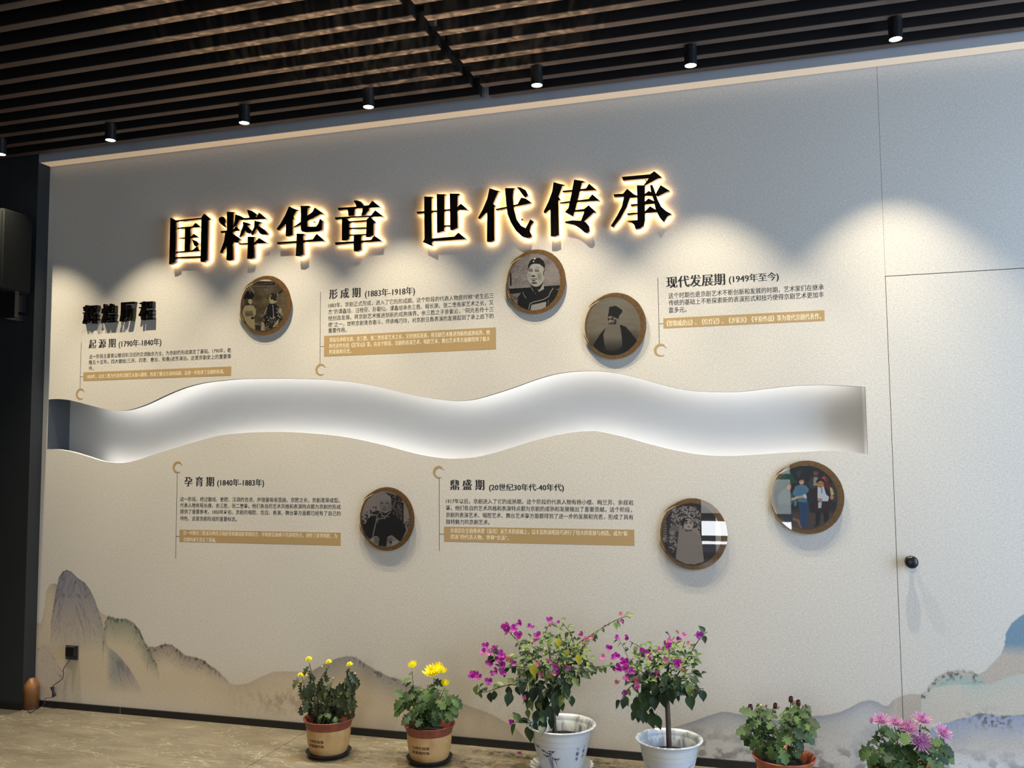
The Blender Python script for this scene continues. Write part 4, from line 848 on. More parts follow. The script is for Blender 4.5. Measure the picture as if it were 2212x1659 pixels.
def village_group():
    k = Canvas(200, 1330, 270, 1420)
    k.fill((34, 34, 38)); k.noise(60, 60, 8, 1); k.mix(np.clip((k.Y-950)/120, 0, 1), (84, 68, 56), .95); k.noise(300, 14, 6, 2)
    k.poly([(270, 520), (430, 380), (500, 350), (620, 550), (500, 560), (420, 590)], (22, 72, 60)); k.poly([(280, 440), (430, 390), (430, 500), (270, 530)], (50, 84, 72)); k.poly([(600, 380), (640, 480), (700, 350), (660, 350)], (60, 60, 64)); k.poly([(230, 560), (420, 540), (420, 640), (230, 660)], (52, 60, 60)); k.poly([(1150, 870), (1270, 870), (1260, 1020), (1160, 1010)], (38, 40, 44)); k.poly([(1180, 450), (1260, 600), (1280, 860), (1190, 860)], (62, 60, 54))
    SK = (198, 132, 92)
    k.poly([(300, 760), (370, 670), (440, 650), (520, 700), (560, 800), (540, 900), (520, 920), (310, 900)], (84, 94, 94)); k.ell(480, 610, 46, 56, (176, 110, 78)); k.poly([(425, 620), (430, 560), (480, 540), (520, 570), (460, 590), (440, 640)], (24, 26, 32)); k.poly([(430, 640), (520, 690), (560, 740), (500, 700)], (24, 22, 24)); k.poly([(310, 900), (520, 900), (520, 1000), (560, 1180), (430, 1200), (330, 1100)], (52, 60, 72)); k.line([(560, 1140), (640, 1170), (680, 1270)], 20, (140, 104, 80))
    k.poly([(800, 560), (840, 460), (900, 430), (990, 450), (1010, 620), (900, 640), (820, 640)], (56, 62, 62)); k.poly([(890, 460), (950, 460), (950, 600), (880, 600)], (160, 146, 116)); k.ell(922, 385, 38, 46, (128, 74, 62)); k.poly([(885, 360), (900, 335), (960, 340), (965, 370)], (26, 24, 26))
    k.poly([(1040, 540), (1120, 520), (1180, 600), (1200, 760), (1180, 830), (1100, 830)], (92, 38, 34)); k.poly([(1150, 620), (1190, 640), (1220, 740), (1170, 760)], (206, 178, 130)); k.ell(1185, 790, 28, 34, (190, 140, 96)); k.ell(1060, 470, 42, 44, (166, 80, 64)); k.poly([(1015, 460), (1030, 430), (1100, 430), (1110, 470), (1060, 440)], (26, 24, 26)); k.ell(1100, 500, 30, 36, (110, 50, 44))
    k.poly([(540, 720), (590, 610), (660, 580), (760, 590), (810, 650), (800, 700), (720, 760), (640, 770), (560, 760)], (88, 124, 146)); k.poly([(640, 640), (770, 640), (780, 880), (630, 860)], (84, 120, 142)); k.poly([(640, 860), (810, 870), (800, 1100), (780, 1290), (700, 1280), (670, 1240)], (38, 68, 104)); k.line([(720, 900), (730, 1270)], 6, (28, 50, 80)); k.poly([(560, 840), (620, 830), (610, 920), (570, 940)], (90, 116, 128))
    k.ell(690, 525, 44, 54, (212, 164, 126)); k.poly([(640, 560), (640, 490), (680, 465), (735, 480), (740, 560), (720, 500), (665, 505)], (22, 20, 22)); k.line([(672, 520), (685, 518)], 4, (50, 34, 30)); k.line([(700, 520), (713, 518)], 4, (50, 34, 30)); k.line([(680, 550), (705, 550)], 5, (230, 210, 200))
    k.poly([(770, 720), (860, 650), (940, 620), (1040, 600), (1120, 650), (1160, 760), (1150, 1000), (1110, 1040), (900, 1040), (880, 900), (890, 760), (780, 800)], (46, 26, 28)); k.poly([(830, 880), (890, 860), (900, 1040), (840, 1030)], (22, 22, 26)); k.poly([(920, 1030), (1010, 1030), (990, 1160), (980, 1240), (880, 1280), (920, 1220)], (18, 20, 26)); k.poly([(1040, 1030), (1130, 1030), (1130, 1150), (1060, 1210)], (18, 20, 26))
    k.poly([(950, 620), (1050, 600), (1090, 740), (1140, 780), (1120, 850), (1000, 850), (950, 800)], (206, 208, 214)); k.poly([(960, 870), (1020, 860), (1010, 960), (960, 965)], (196, 196, 198)); k.line([(1020, 640), (1020, 720)], 5, (40, 36, 40)); k.ell(990, 830, 40, 30, SK)
    k.ell(1000, 575, 52, 60, SK); k.poly([(925, 560), (930, 510), (980, 480), (1050, 490), (1060, 550), (1000, 515)], (26, 22, 24)); k.line([(960, 560), (985, 564)], 5, (60, 30, 24)); k.line([(1015, 562), (1035, 556)], 5, (60, 30, 24)); k.line([(985, 600), (1010, 600)], 5, (120, 50, 40))
    k.poly([(700, 760), (750, 730), (780, 800), (740, 800)], (206, 206, 210)); k.line([(590, 790), (700, 775)], 18, (206, 164, 124)); k.line([(540, 820), (620, 790)], 20, (190, 180, 160))
    k.noise(14, 14, 4, 9)
    return k

DISKS = [
 ('round plaque showing two opera actors on stage, left of the 形成期 caption', (490, 580, 9.759), (518.7, 630.2, 594.9, 725), duo_stage),
 ('round plaque with a portrait of a person in a black skullcap, under the title', (1070, 520, 9.217), (1093.5, 1223.2, 537.9, 679.5), man_cap),
 ('round plaque with a portrait of a person with a tall hat and long beard', (1240, 620, 9.217), (1262.2, 1397.3, 631.4, 777), elder_beard),
 ('round plaque with a portrait of a bareheaded person holding up both sleeves', (750, 1030, 8.295), (776.8, 896.5, 1051.3, 1190.9), sleeves),
 ('round plaque with a bearded performer in an ornate headdress and mirrored window light', (1400, 1060, 7.54), (1425.2, 1572.4, 1075.3, 1232.2), headdress),
 ('round plaque with a coloured photo of villagers, rightmost on the wall', (1640, 970, 7.543), (1665.9, 1824.9, 993.9, 1154.9), village_group)]
YP = -0.0165
for di, (lab, (ox, oy, sc), (l, r, t, b), fn) in enumerate(DISKS):
    uc, vc = (l+r)/2, (t+b)/2
    A = onY(l, vc, YP); B = onY(r, vc, YP); T = onY(uc, t, YP); Bo = onY(uc, b, YP)
    cx, cz = (A[0]+B[0])/2, (T[2]+Bo[2])/2; rx, rz = (B[0]-A[0])/2, (T[2]-Bo[2])/2
    e = empty('photo_plaque', (cx, 0, cz-rz), lab, 'plaque', 'round photo plaques of the timeline')
    # photo print
    k = fn(); k.C = np.clip(k.C*0.87-5, 0, 255)/255.0
    C = np.where(k.C <= .04045, k.C/12.92, ((k.C+.055)/1.055)**2.4)
    pcx, pcz, pr = cx-0.055*rx, cz-.004, 0.885
    U = ox+k.X.ravel()/sc; Vv = oy+k.Y.ravel()/sc
    D = CB.T @ np.stack([(U-IW/2)/FPX, -(Vv-IH/2)/FPX, np.ones_like(U)]); tt = (YP-CAM[1])/D[1]
    P = (CAM[:, None]+D*tt).T
    inside = ((P[:, 0]-pcx)/(rx*pr))**2+((P[:, 2]-pcz)/(rz*pr))**2 < 1.0
    ny, nx = k.X.shape; i = (np.arange(nx-1)[None, :]+nx*np.arange(ny-1)[:, None]).ravel()
    F = np.stack([i, i+nx, i+nx+1, i+1], 1); keep = inside[F].all(1); F = F[keep]
    used = np.unique(F); rem = np.full(len(P), -1); rem[used] = np.arange(len(used))
    me = np_mesh(P[used], rem[F]); set_cols(me, C.reshape(-1, 3)[used]); me.materials.append(VCOL)
    link('photo_print', me, e)
    # brushed ring: outer circle, inner circle shifted left, frayed at the left like a brush stroke
    Nn = 140; V = []; F2 = []; rs = random.Random(di)
    yr = YP-0.0006
    for q in range(Nn+1):
        a = 2*math.pi*q/Nn; ca, sa = math.cos(a), math.sin(a)
        fr = 0.0
        deg = math.degrees(a)
        ro = 0.985+rs.uniform(-.003, .003)
        ri_x, ri_z = -0.06+0.865*ca, -0.005+0.865*sa
        V += [(cx+rx*ro*ca, yr, cz+rz*ro*sa), (cx+rx*ri_x, yr, cz+rz*ri_z)]
        if q: F2.append((2*q-2, 2*q, 2*q+1, 2*q-1))
    # bristle strokes
    def arc(a0, a1, r0, r1, w0):
        n0 = len(V); M = 14
        for q in range(M+1):
            f_ = q/M; a = math.radians(a0+(a1-a0)*f_); rr = r0+(r1-r0)*f_; ww = w0*math.sin(math.pi*min(1, f_*1.0+.02))
            V.append((cx+rx*(rr+ww)*math.cos(a), yr-.0002, cz+rz*(rr+ww)*math.sin(a))); V.append((cx+rx*(rr-ww)*math.cos(a), yr-.0002, cz+rz*(rr-ww)*math.sin(a)))
            if q: F2.append((n0+2*q-2, n0+2*q, n0+2*q+1, n0+2*q-1))
    for (a0, a1, r0, r1, w0) in ((118, 146, .93, 1.05, .016), (120, 150, .99, 1.03, .008), (125, 158, .90, .99, .014), (188, 222, 1.03, .97, .014), (192, 222, 1.0, .93, .012), (190, 212, 1.055, 1.0, .006), (192, 235, .97, .93, .02)): arc(a0, a1, r0, r1, w0)
    link('brushed_ring', mesh(V, F2), e, GOLD)
    # pale gap streaks of the brush
    V = []; F2 = []; yr -= .0004
    arc(122, 142, .91, .99, .008); arc(192, 212, 1.01, .96, .004)
    link('ring_gap_streak', mesh(V, F2), e, TEXTCREAM)
    # clear disc over it
    M = 96; Vg = []; yg0, yg1 = YP-.0022, YP-.0062
    Vg += [(cx+rx*math.cos(2*math.pi*q/M), yg0, cz+rz*math.sin(2*math.pi*q/M)) for q in range(M)]
    Vg += [(cx+rx*.99*math.cos(2*math.pi*q/M), yg1, cz+rz*.99*math.sin(2*math.pi*q/M)) for q in range(M)]
    Fg = [(q, (q+1) % M, (q+1) % M+M, q+M) for q in range(M)]+[tuple(range(M, 2*M))]
    link('clear_cover', mesh(Vg, Fg), e, GLASS)
    v, f = join([lathe([(0, 0), (.006, 0), (.006, .0155), (0, .0155)], 12) for _ in range(1)])
    so = []
    for dx, dz in ((.5, .5), (-.5, .5), (.5, -.5), (-.5, -.5)): so.append(([(cx+dx*rx+p[0], -p[2], cz+dz*rz+p[1]) for p in v], f))
    link('standoff', mesh(*join(so)), e, RAIL)

# ------------------------------------------------------------------ wall speaker at the left edge
sp = empty('wall_speaker', (-4.98, -0.1, 2.55), 'black wall speaker cut off by the left edge of the picture', 'speaker')
sx = onY(30, 450, -.34)[0]; zt_ = onY(28, 455, -.34)[2]; zb_ = onY(30, 628, -.34)[2]
link('cabinet', bevbox(sx-.30, sx, -.42, -.18, zb_, zt_, .012), sp, mat('speaker_black', (13, 14, 12), .8, spec=.15))
link('grille', bevbox(sx-.27, sx-.03, -.426, -.418, zb_+.03, zt_-.03, .003), sp, mat('grille_black', (11, 12, 11), .8))
link('wall_bracket', mesh(*join([box(sx-.20, sx-.12, -.18, -.1, zb_-.10, zb_+.2), box(sx-.14, sx-.01, -.30, -.27, zb_-.16, zb_+.01), box(sx-.14, sx-.12, -.27, -.1, zb_-.16, zb_-.12)])), sp, BLACKT)

# ------------------------------------------------------------------ socket, plug, cable, wooden diffuser
a = onY(144, 1393); b = onY(169.5, 1425.5)
so = empty('wall_socket', ((a[0]+b[0])/2, 0, b[2]), 'dark grey square wall socket near the lower left corner', 'socket')
link('socket_plate', bevbox(a[0], b[0], -.009, 0, b[2], a[2], .002), so, mat('socket_grey', (62, 62, 66), .4))
pl = empty('power_plug', ((a[0]+b[0])/2-.02, -.009, (a[2]+b[2])/2-.03), 'black power adapter in the wall socket with thin cable to the floor', 'plug')
a2 = onY(141, 1397.5, -.05); b2_ = onY(157.5, 1419.5, -.05)
link('adapter_body', bevbox(a2[0], b2_[0], -.052, -.0092, b2_[2], a2[2], .004), pl, mat('plug_black', (14, 14, 15), .35))
cpx = [(150, 1420, -.045), (149.5, 1428, -.045), (143, 1436, -.04), (137, 1446, -.035), (137.5, 1455, -.03), (135, 1465, -.03), (125, 1474, -.03), (114, 1481, -.03)]
cb = [onY(u, v, y) for u, v, y in cpx]
cpx2 = [(117.5, 1505, -.03), (108, 1507, -.04), (99, 1508, -.06), (95.5, 1514, -.09), (94.5, 1522, -.11)]
v, f = tube(smooth_line(cb, 5), 0.0022, 6); link('cable', mesh(v, f), pl, BLACKT, True)
cc2 = [onY(u, v, y) for u, v, y in cpx2]+[np.array([-4.56, -.14, .0035]), np.array([-4.59, -.13, .012])]
v, f = tube(smooth_line(cc2, 5), 0.0022, 6); link('cable', mesh(v, f), pl, BLACKT, True)
s0 = onY(112.5, 1483, -.03); s1 = onY(117.5, 1505, -.03)
v, f = tube([s0+(s1-s0)*t for t in (0, .08, .3, .5, .7, .92, 1)], [.008, .0125, .010, .007, .010, .0125, .008], 10); link('inline_switch', mesh(v, f), pl, mat('switch_black', (22, 22, 24), .4), True)
cx_, cy_ = -4.60, -.185
bb_ = onZ(66.5, 1530, 0.0); cx_, cy_ = float(bb_[0]), float(bb_[1])
df_ = empty('wooden_diffuser', (cx_, cy_, 0), 'small round-topped wooden canister on the floor beside the charcoal wall', 'canister')
R0 = .048
v, f = lathe([(R0*.98, .0), (R0, .003), (R0, .022), (0, .022)], 40, cx_, cy_); link('dark_base', mesh(v, f), df_, WOODD)
v, f = lathe([(0, .0225), (R0, .0225), (R0, .128), (R0*.98, .140), (R0*.9, .153), (R0*.38, .188), (R0*.24, .191), (0, .191)], 40, cx_, cy_); o = link('wood_body', mesh(v, f), df_, WOODC, True)

# ------------------------------------------------------------------ plants
def outline_leaf(pts, fold=0.25, droop=0.25, mats=None, name='leaf'):
    """pts: half outline (t along 0..1, half width). returns mesh, base at origin, tip +X, unit length"""
    V = []; F = []
    for t, w_ in pts:
        zc = -droop*t*t
        V += [(t, w_, zc+fold*w_), (t, 0, zc), (t, -w_, zc+fold*w_)]
    for i in range(len(pts)-1):
        a = 3*i; F += [(a, a+1, a+4, a+3), (a+1, a+2, a+5, a+4)]
    return mesh(V, F, name)
BOUG = [(0, .02), (.12, .02), (.2, .16), (.35, .27), (.5, .29), (.68, .22), (.85, .10), (1, .004)]
CHRY = [(0, .03), (.18, .04), (.24, .20), (.33, .30), (.38, .17), (.48, .22), (.58, .42), (.66, .36), (.68, .20), (.78, .26), (.88, .26), (.93, .12), (1, .02)]
SMALL = [(0, .02), (.15, .07), (.4, .16), (.7, .12), (1, .005)]
def leafset(name, pts, cols, fold, droop, tr=0.22, rough=.45, ws=1.0):
    out = []; pts = [(a, b*ws) for a, b in pts]
    for i, c_ in enumerate(cols):
        m_ = mat('%s_%d' % (name, i), c_, rough, noise=((35, 35, 35), tuple(int(q*.78) for q in c_)), trans=tr)
        me = outline_leaf(pts, fold, droop); me.materials.append(m_)
        me.polygons.foreach_set('use_smooth', [True]*len(me.polygons)); out.append(me)
    return out
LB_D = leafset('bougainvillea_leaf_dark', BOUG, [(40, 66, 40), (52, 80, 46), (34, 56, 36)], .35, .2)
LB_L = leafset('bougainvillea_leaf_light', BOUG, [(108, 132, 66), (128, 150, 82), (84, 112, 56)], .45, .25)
LB_Y = leafset('bougainvillea_leaf_yellow', BOUG, [(176, 168, 40), (200, 190, 50)], .3, .2)
LS_L = leafset('small_leaf_light', SMALL, [(140, 156, 92), (120, 142, 76)], .4, .2)
LC_DR = leafset('wilted_leaf', CHRY, [(76, 88, 60), (92, 102, 72), (60, 72, 50)], .8, .35, ws=.72)
LC_G = leafset('chrysanthemum_leaf', CHRY, [(56, 84, 42), (70, 100, 50), (46, 70, 38)], .3, .35, rough=.62)
LC_L = leafset('chrysanthemum_leaf_light', CHRY, [(88, 116, 56), (74, 102, 50)], .3, .35, rough=.62)

def place(me, parent, pos, d, up, s, name, sub=None, scale=None):
    o = bpy.data.objects.new(name, me); COL.objects.link(o); o.parent = parent
    off = Vector((0, 0, 0)); p = parent
    while p is not None: off += p.location; p = p.parent
    d = Vector(d).normalized(); up = Vector(up)
    y = up.cross(d)
    if y.length < 1e-3: y = Vector((0, 1, 0)).cross(d)
    y.normalize(); z = d.cross(y)
    o.location = Vector(pos)-off
    o.rotation_mode = 'QUATERNION'; o.rotation_quaternion = Matrix((d, y, z)).transposed().to_quaternion()
    o.scale = (s, s, s) if scale is None else scale
    return o

def small_foliage(e, mset, n, cu_, cv, ru, rv, yb, rr, size):
    parts = []
    for mi in mset[:1]:
        base = np.array([v.co[:] for v in mi.vertices]); fc = [tuple(p.vertices) for p in mi.polygons]
        for i in range(n):
            a_ = rr.uniform(0, 6.28); r_ = math.sqrt(rr.random()); u = cu_+ru*r_*math.cos(a_); v = cv+rv*r_*math.sin(a_)
            d = Vector((rr.uniform(-1, 1), -rr.uniform(.2, 1), rr.uniform(-.4, .8))).normalized(); y = Vector((rr.uniform(-.3, .3), -.8, 1)).cross(d).normalized(); z = d.cross(y)
            R_ = np.array([d[:], y[:], z[:]]); P = base @ R_*rr.uniform(*size)+onY(u, v, yb+rr.uniform(-.14, .12)); parts.append((list(P), fc))
    V, F = join(parts); o = link('small_leaves', mesh(V, F), e, mset[0].materials[0]); o['kind'] = 'stuff'; return o

# flowers
def bract_mesh(col, seed):
    rr = random.Random(seed); V = []; F = []
    for k in range(3):
        a = k*2.094+rr.uniform(-.2, .2); tilt = rr.uniform(.5, .95)
        ca, sa = math.cos(a), math.sin(a)
        n = len(V)
        prof = [(0, .05), (.3, .34), (.6, .42), (.85, .24), (1.0, .02)]
        for t, w_ in prof:
            r = t*.75; h = t*tilt-(t*t)*.15
            for sgn in (-1, 0, 1):
                V.append((r*ca-sgn*w_*sa, r*sa+sgn*w_*ca, h+(.12 if sgn else 0)*w_*2))
        for i in range(4):
            b0 = n+3*i; F += [(b0, b0+1, b0+4, b0+3), (b0+1, b0+2, b0+5, b0+4)]
    me = mesh(V, F); me.materials.append(col); return me
MG = [mat('magenta_bract', (172, 42, 158), .5, noise=((60, 60, 60), (140, 26, 128)), trans=.3), mat('purple_bract', (146, 34, 140), .5, trans=.3), mat('pink_bract', (206, 104, 170), .5, noise=((60, 60, 60), (176, 70, 140)), trans=.3), mat('faded_bract', (196, 128, 128), .55, noise=((60, 60, 60), (150, 70, 90)), trans=.3)]
BR = [[bract_mesh(m_, i*7+j) for j in range(2)] for i, m_ in enumerate(MG)]
STAR = mesh(*join([lathe([(0, .35), (.09, .40), (.05, .5), (0, .52)], 6)])); STAR.materials.append(mat('cream_star', (232, 220, 180), .5))

def mum_mesh(col, n_layers, npet, L0, W0, curl, open_, seed, zsq=1.0):
    """chrysanthemum head, unit radius, axis +X"""
    rr = random.Random(seed); V = []; F = []
    for ly in range(n_layers):
        f_ = ly/max(1, n_layers-1)
        el = (1-f_)*open_+f_*1.45
        np_ = max(5, int(npet*(1-.55*f_)))
        for k in range(np_):
            a = 2*math.pi*(k+.5*(ly % 2))/np_+rr.uniform(-.08, .08)
            ln = L0*(1-.35*f_)*rr.uniform(.85, 1.12); wd = W0*rr.uniform(.8, 1.2)
            n = len(V); M = 5
            for q in range(M+1):
                t = q/M; e_ = el+curl*t*t
                r = ln*t*math.cos(e_*1.0); h = ln*t*math.sin(e_)*zsq
                ww = wd*(.35+.9*math.sin(math.pi*min(.93, t*.85+.08)))*.5
                for sg in (-1, 1):
                    V.append((h+.02*ly, r*math.cos(a)-sg*ww*math.sin(a), r*math.sin(a)+sg*ww*math.cos(a)))
            for q in range(M): F.append((n+2*q, n+2*q+1, n+2*q+3, n+2*q+2))
    me = mesh(V, F); me.materials.append(col); me.polygons.foreach_set('use_smooth', [True]*len(me.polygons)); return me
YEL = mat('yellow_petal', (252, 238, 40), .5, noise=((50, 50, 50), (244, 222, 30)), trans=.25)
PNK = mat('pink_petal', (214, 158, 194), .5, noise=((70, 70, 70), (166, 92, 144)), trans=.25)
PNKL = mat('pale_pink_petal', (226, 190, 210), .5, trans=.25)
MAR = mat('maroon_petal', (92, 22, 32), .5, noise=((60, 60, 60), (60, 14, 22)))
DUSK = mat('dusky_bud', (140, 70, 74), .55, noise=((60, 60, 60), (90, 34, 42)))
CALYX = mat('calyx_green', (74, 92, 56), .6)
F_BALL = mum_mesh(YEL, 5, 16, .95, .30, 1.5, .25, 1, .75)
F_BIGY = mum_mesh(YEL, 6, 20, 1.15, .17, .45, .10, 2, .7)
F_MIDY = mum_mesh(YEL, 5, 16, 1.1, .22, .7, .3, 3, .85)
F_PINK = mum_mesh(PNK, 5, 20, 1.2, .11, .35, .18, 4, .8)
F_PINKL = mum_mesh(PNKL, 2, 16, 1.25, .10, .2, .10, 5, .8)
def cup_mesh(col):
    V = []; F = []
    for k in range(8):
        a0 = 2*math.pi*k/8; n = len(V)
        for t, r, h in ((0, .12, 0), (.3, .42, .25), (.6, .48, .75), (1, .36, 1.25)):
            w_ = .22*(1-.3*t)
            for sg in (-1, 1): V.append((h, r*math.cos(a0)-sg*w_*math.sin(a0), r*math.sin(a0)+sg*w_*math.cos(a0)))
        for q in range(3): F.append((n+2*q, n+2*q+1, n+2*q+3, n+2*q+2))
    n = len(V)
    v, f = lathe([(.30, .9), (0, 1.15)], 8); V += [(p[2], p[0], p[1]) for p in v]; F += [tuple(i+n for i in q) for q in f]
    me = mesh(V, F); me.materials.append(col); return me
F_CUP = cup_mesh(MAR)
def bud_mesh(col):
    v, f = lathe([(0, -.2), (.4, 0), (.5, .35), (.38, .7), (0, .85)], 10); me = mesh([(p[2], p[0], p[1]) for p in v], f); me.materials.append(col); me.polygons.foreach_set('use_smooth', [True]*len(me.polygons)); return me
F_BUDY = bud_mesh(mat('yellow_bud', (214, 200, 90), .5)); F_BUDR = bud_mesh(DUSK)
F_CAL = bud_mesh(CALYX)

def pot_text(parent, s, cx, cy, rfun, ang0, width, z0, h, m, bold=.01, vertical=False):
    """print wrapped round the pot: ang0 centre angle (from -Y, + to the right), width in metres"""
    V, F = text_mesh(s, bold); x0, x1 = V[:, 0].min(), V[:, 0].max()
    X = (V[:, 0]-x0)/(x1-x0)-.5; Z = z0+V[:, 1]/.9*h
    P = []
    for a_, z_ in zip(X*width, Z):
        r = rfun(z_)+.0006; t = ang0+a_/r; P.append((cx+r*math.sin(t), cy-r*math.cos(t), z_))
    return link('printed_words', mesh(P, F), parent, m)

STEMG = mat('green_stem', (72, 88, 56), .6); STEMB = mat('brown_bark', (98, 82, 66), .8, noise=((60, 60, 14), (62, 50, 40)), bump=.6)
NURS = mat('black_nursery_pot', (22, 26, 28), .5)

def make_pot(e, x, y, kind, R, H):
    if kind in ('tan', 'terra'):
        Rb = R*.74
        TER = mat('terracotta_rim_'+kind, (132, 66, 46) if kind == 'tan' else (176, 96, 62), .55, noise=((25, 25, 25), (112, 54, 38) if kind == 'tan' else (150, 78, 50)))
        BOD = mat('tan_glaze_'+kind, (196, 158, 104) if kind == 'tan' else (188, 140, 92), .5, noise=((14, 14, 14), (172, 134, 84)))
        zr = H*.74
        rim = [(R*.865, zr), (R*.88, zr+.004), (R*.905, H*.86), (R*.985, H*.965), (R, H*.985), (R*.985, H), (R*.955, H*.995), (R*.90, H*.93), (R*.85, H*.85), (R*.80, H*.6), (R*.70, .03), (0, .02)]
        body = [(Rb*.93, .004), (Rb*.96, .010), (Rb, .016), (R*.815, H*.3), (R*.855, H*.55), (R*.865, zr)]
        v, f = lathe(rim, 56, x, y, .012 if kind == 'tan' else .0); link('pot_rim', mesh(v, f), e, TER, True)
        v, f = lathe(body, 56, x, y, .012 if kind == 'tan' else .0); link('pot_body', mesh(v, f), e, BOD, True)
        v, f = lathe([(0, .0), (Rb*.93, .0), (Rb*.95, .004), (Rb*.97, .014)], 56, x, y, .0125 if kind == 'tan' else .0005); link('pot_foot', mesh(v, f), e, TER, True)
        # inner nursery pot and soil
        v, f = lathe([(R*.60, .04), (R*.66, H*.86), (R*.68, H*.87), (R*.66, H*.875), (R*.63, H*.86), (R*.60, H*.7)], 40, x-.01, y-.004, .0); link('nursery_pot', mesh(v, f), e, NURS, True)
        v, f = lathe([(0, H*.80), (R*.3, H*.81), (R*.625, H*.79)], 30, x-.01, y-.004, 0); link('soil', mesh(v, f), e, SOIL)
        rf = lambda z: float(np.interp(z-.012, [0, H*.3, H*.55, H*.74], [Rb, R*.815, R*.855, R*.865]))
        return rf, H*.80
    WP = mat('white_plastic_pot', (206, 210, 214), .35, noise=((8, 8, 8), (196, 202, 208)), trans=.06)
    Rb = R*.62
    prof = [(0, .004), (Rb*.96, .0), (Rb, .006), (R*.80, H*.62), (R*.815, H*.80), (R*.835, H*.82), (R*.86, H*.90), (R*.90, H*.945), (R*.985, H*.965), (R, H*.98), (R*.985, H*.995), (R*.95, H), (R*.90, H*.985), (R*.875, H*.96), (R*.855, H*.9), (R*.82, H*.70), (R*.80, H*.6)]
    v, f = lathe(prof, 64, x, y, .010); link('pot_body', mesh(v, f), e, WP, True)
    v, f = lathe([(0, H*.63), (R*.3, H*.64), (R*.81, H*.62)], 30, x, y, .01); link('soil', mesh(v, f), e, SOIL)
    v, f = lathe([(R*.832, H*.735), (R*.837, H*.742), (R*.832, H*.75)], 40, x, y, .01); link('water_line', mesh(v, f), e, mat('rim_line', (214, 190, 130), .5), True)
    rf = lambda z: float(np.interp(z-.01, [0, H*.62, H*.80], [Rb, R*.80, R*.815]))
    return rf, H*.64

def saucer(x, y, R, h, m, label, wob=0):
    V, F = lathe([(0, .001), (R*.80, .0), (R*.84, .001), (R*.99, h*.96), (R, h), (R*.985, h), (R*.83, .006), (R*.4, .0075), (0, .0075)], 60, x, y, .0006)
    if wob: V = [(x+(p[0]-x)*(1+wob*math.cos(24*math.atan2(p[1]-y, p[0]-x))*(p[2]/h)), y+(p[1]-y)*(1+wob*math.cos(24*math.atan2(p[1]-y, p[0]-x))*(p[2]/h)), p[2]) for p in V]
    o = link('plant_saucer', mesh(V, F), None, m, True); tag(o, label, 'saucer', 'saucers under the flower pots'); return o

def branch(e, pts, r0, r1, m, name='stem', seg=6):
    S_ = smooth_line(pts, 5); n = len(S_)
    v, f = tube(S_, [r0+(r1-r0)*i/(n-1) for i in range(n)], seg)
    link(name, mesh(v, f), e, m, True); return S_

def px_path(path, yb, yj, base=None):
    P = [] if base is None else [np.array(base)]
    n = len(path)
    for i, (u, v) in enumerate(path): P.append(onY(u, v, yb+yj*(i+1)/n))
    return P

def leaves_on(e, S_, every, sets, size, rr, droop=.3, spread=1.0, start=.15, name='leaf'):
    n = len(S_); L_ = 0; nxt = 0
    tot = sum(np.linalg.norm(S_[i+1]-S_[i]) for i in range(n-1)); side = 1
    for i in range(n-1):
        seg = S_[i+1]-S_[i]; l_ = np.linalg.norm(seg)
        if l_ < 1e-6: continue
        t = seg/l_
        while nxt < L_+l_:
            if nxt/tot >= start:
                p = S_[i]+t*(nxt-L_)
                ang = rr.uniform(0, 6.28); a_ = Vector(t).cross(Vector((math.cos(ang), math.sin(ang), .3))).normalized()
                d = Vector(a_)*spread+Vector(t)*rr.uniform(.1, .7)+Vector((0, -rr.uniform(0, .5), -droop*rr.uniform(.4, 1.4)))
                up = Vector((rr.uniform(-.4, .4), -rr.uniform(.2, 1.0), 1))
                me = rr.choice(rr.choice(sets)); s_ = rr.uniform(*size)
                place(me, e, Vector(p), d, up, s_, name)
                side = -side
            nxt += every*rr.uniform(.7, 1.3)
        L_ += l_

def boug_flower(e, u, v, y, s, kind, rr):
    p = onY(u, v, y); k_ = rr.choice(BR[kind])
    d = Vector((rr.uniform(-.5, .5), -rr.uniform(.5, 1), rr.uniform(-.1, .7)))
    # bract meshes have axis +Z: build rotation with Z along d
    o = bpy.data.objects.new('flower', k_); COL.objects.link(o); o.parent = e
    o.location = Vector(p)-e.location; o.rotation_mode = 'QUATERNION'
    o.rotation_quaternion = d.to_track_quat('Z', 'Y') @ Quaternion((0, 0, 1), rr.uniform(0, 6.28)); o.scale = (s, s, s)
    return o

# ---- 1: wilting yellow chrysanthemum
rr = random.Random(21)
e1 = empty('potted_chrysanthemum', (-2.37, -.345, 0), 'leftmost flower pot: wilting chrysanthemum with small round yellow blooms', 'potted plant', 'tan pots of yellow chrysanthemums')
rf, sz1 = make_pot(e1, -2.37, -.345, 'tan', .136, .185)
saucer(-2.37, -.345, .122, .024, mat('dark_green_saucer', (34, 42, 38), .5), 'dark round saucer under the leftmost flower pot')
st = [[(690, 1520), (680, 1480), (668, 1432)], [(700, 1510), (692, 1470), (711, 1440)], [(722, 1510), (745, 1470), (756, 1442)], [(705, 1525), (712, 1490), (720, 1466)], [(680, 1530), (664, 1500), (652, 1462)], [(730, 1520), (752, 1490), (768, 1458)], [(712, 1515), (728, 1495), (737, 1478)]]
heads = [(668, 1427, F_BALL, .030), (711, 1433, F_BALL, .028), (756, 1438, F_BALL, .028), (664, 1447, F_BUDY, .012), (649, 1460, F_BALL, .023), (659, 1461, F_BALL, .022), (696, 1441, F_BUDY, .009), (720, 1466, F_BUDY, .009), (737, 1478, F_BUDY, .009), (767, 1456, F_BUDY, .009), (643, 1486, F_BUDY, .007)]
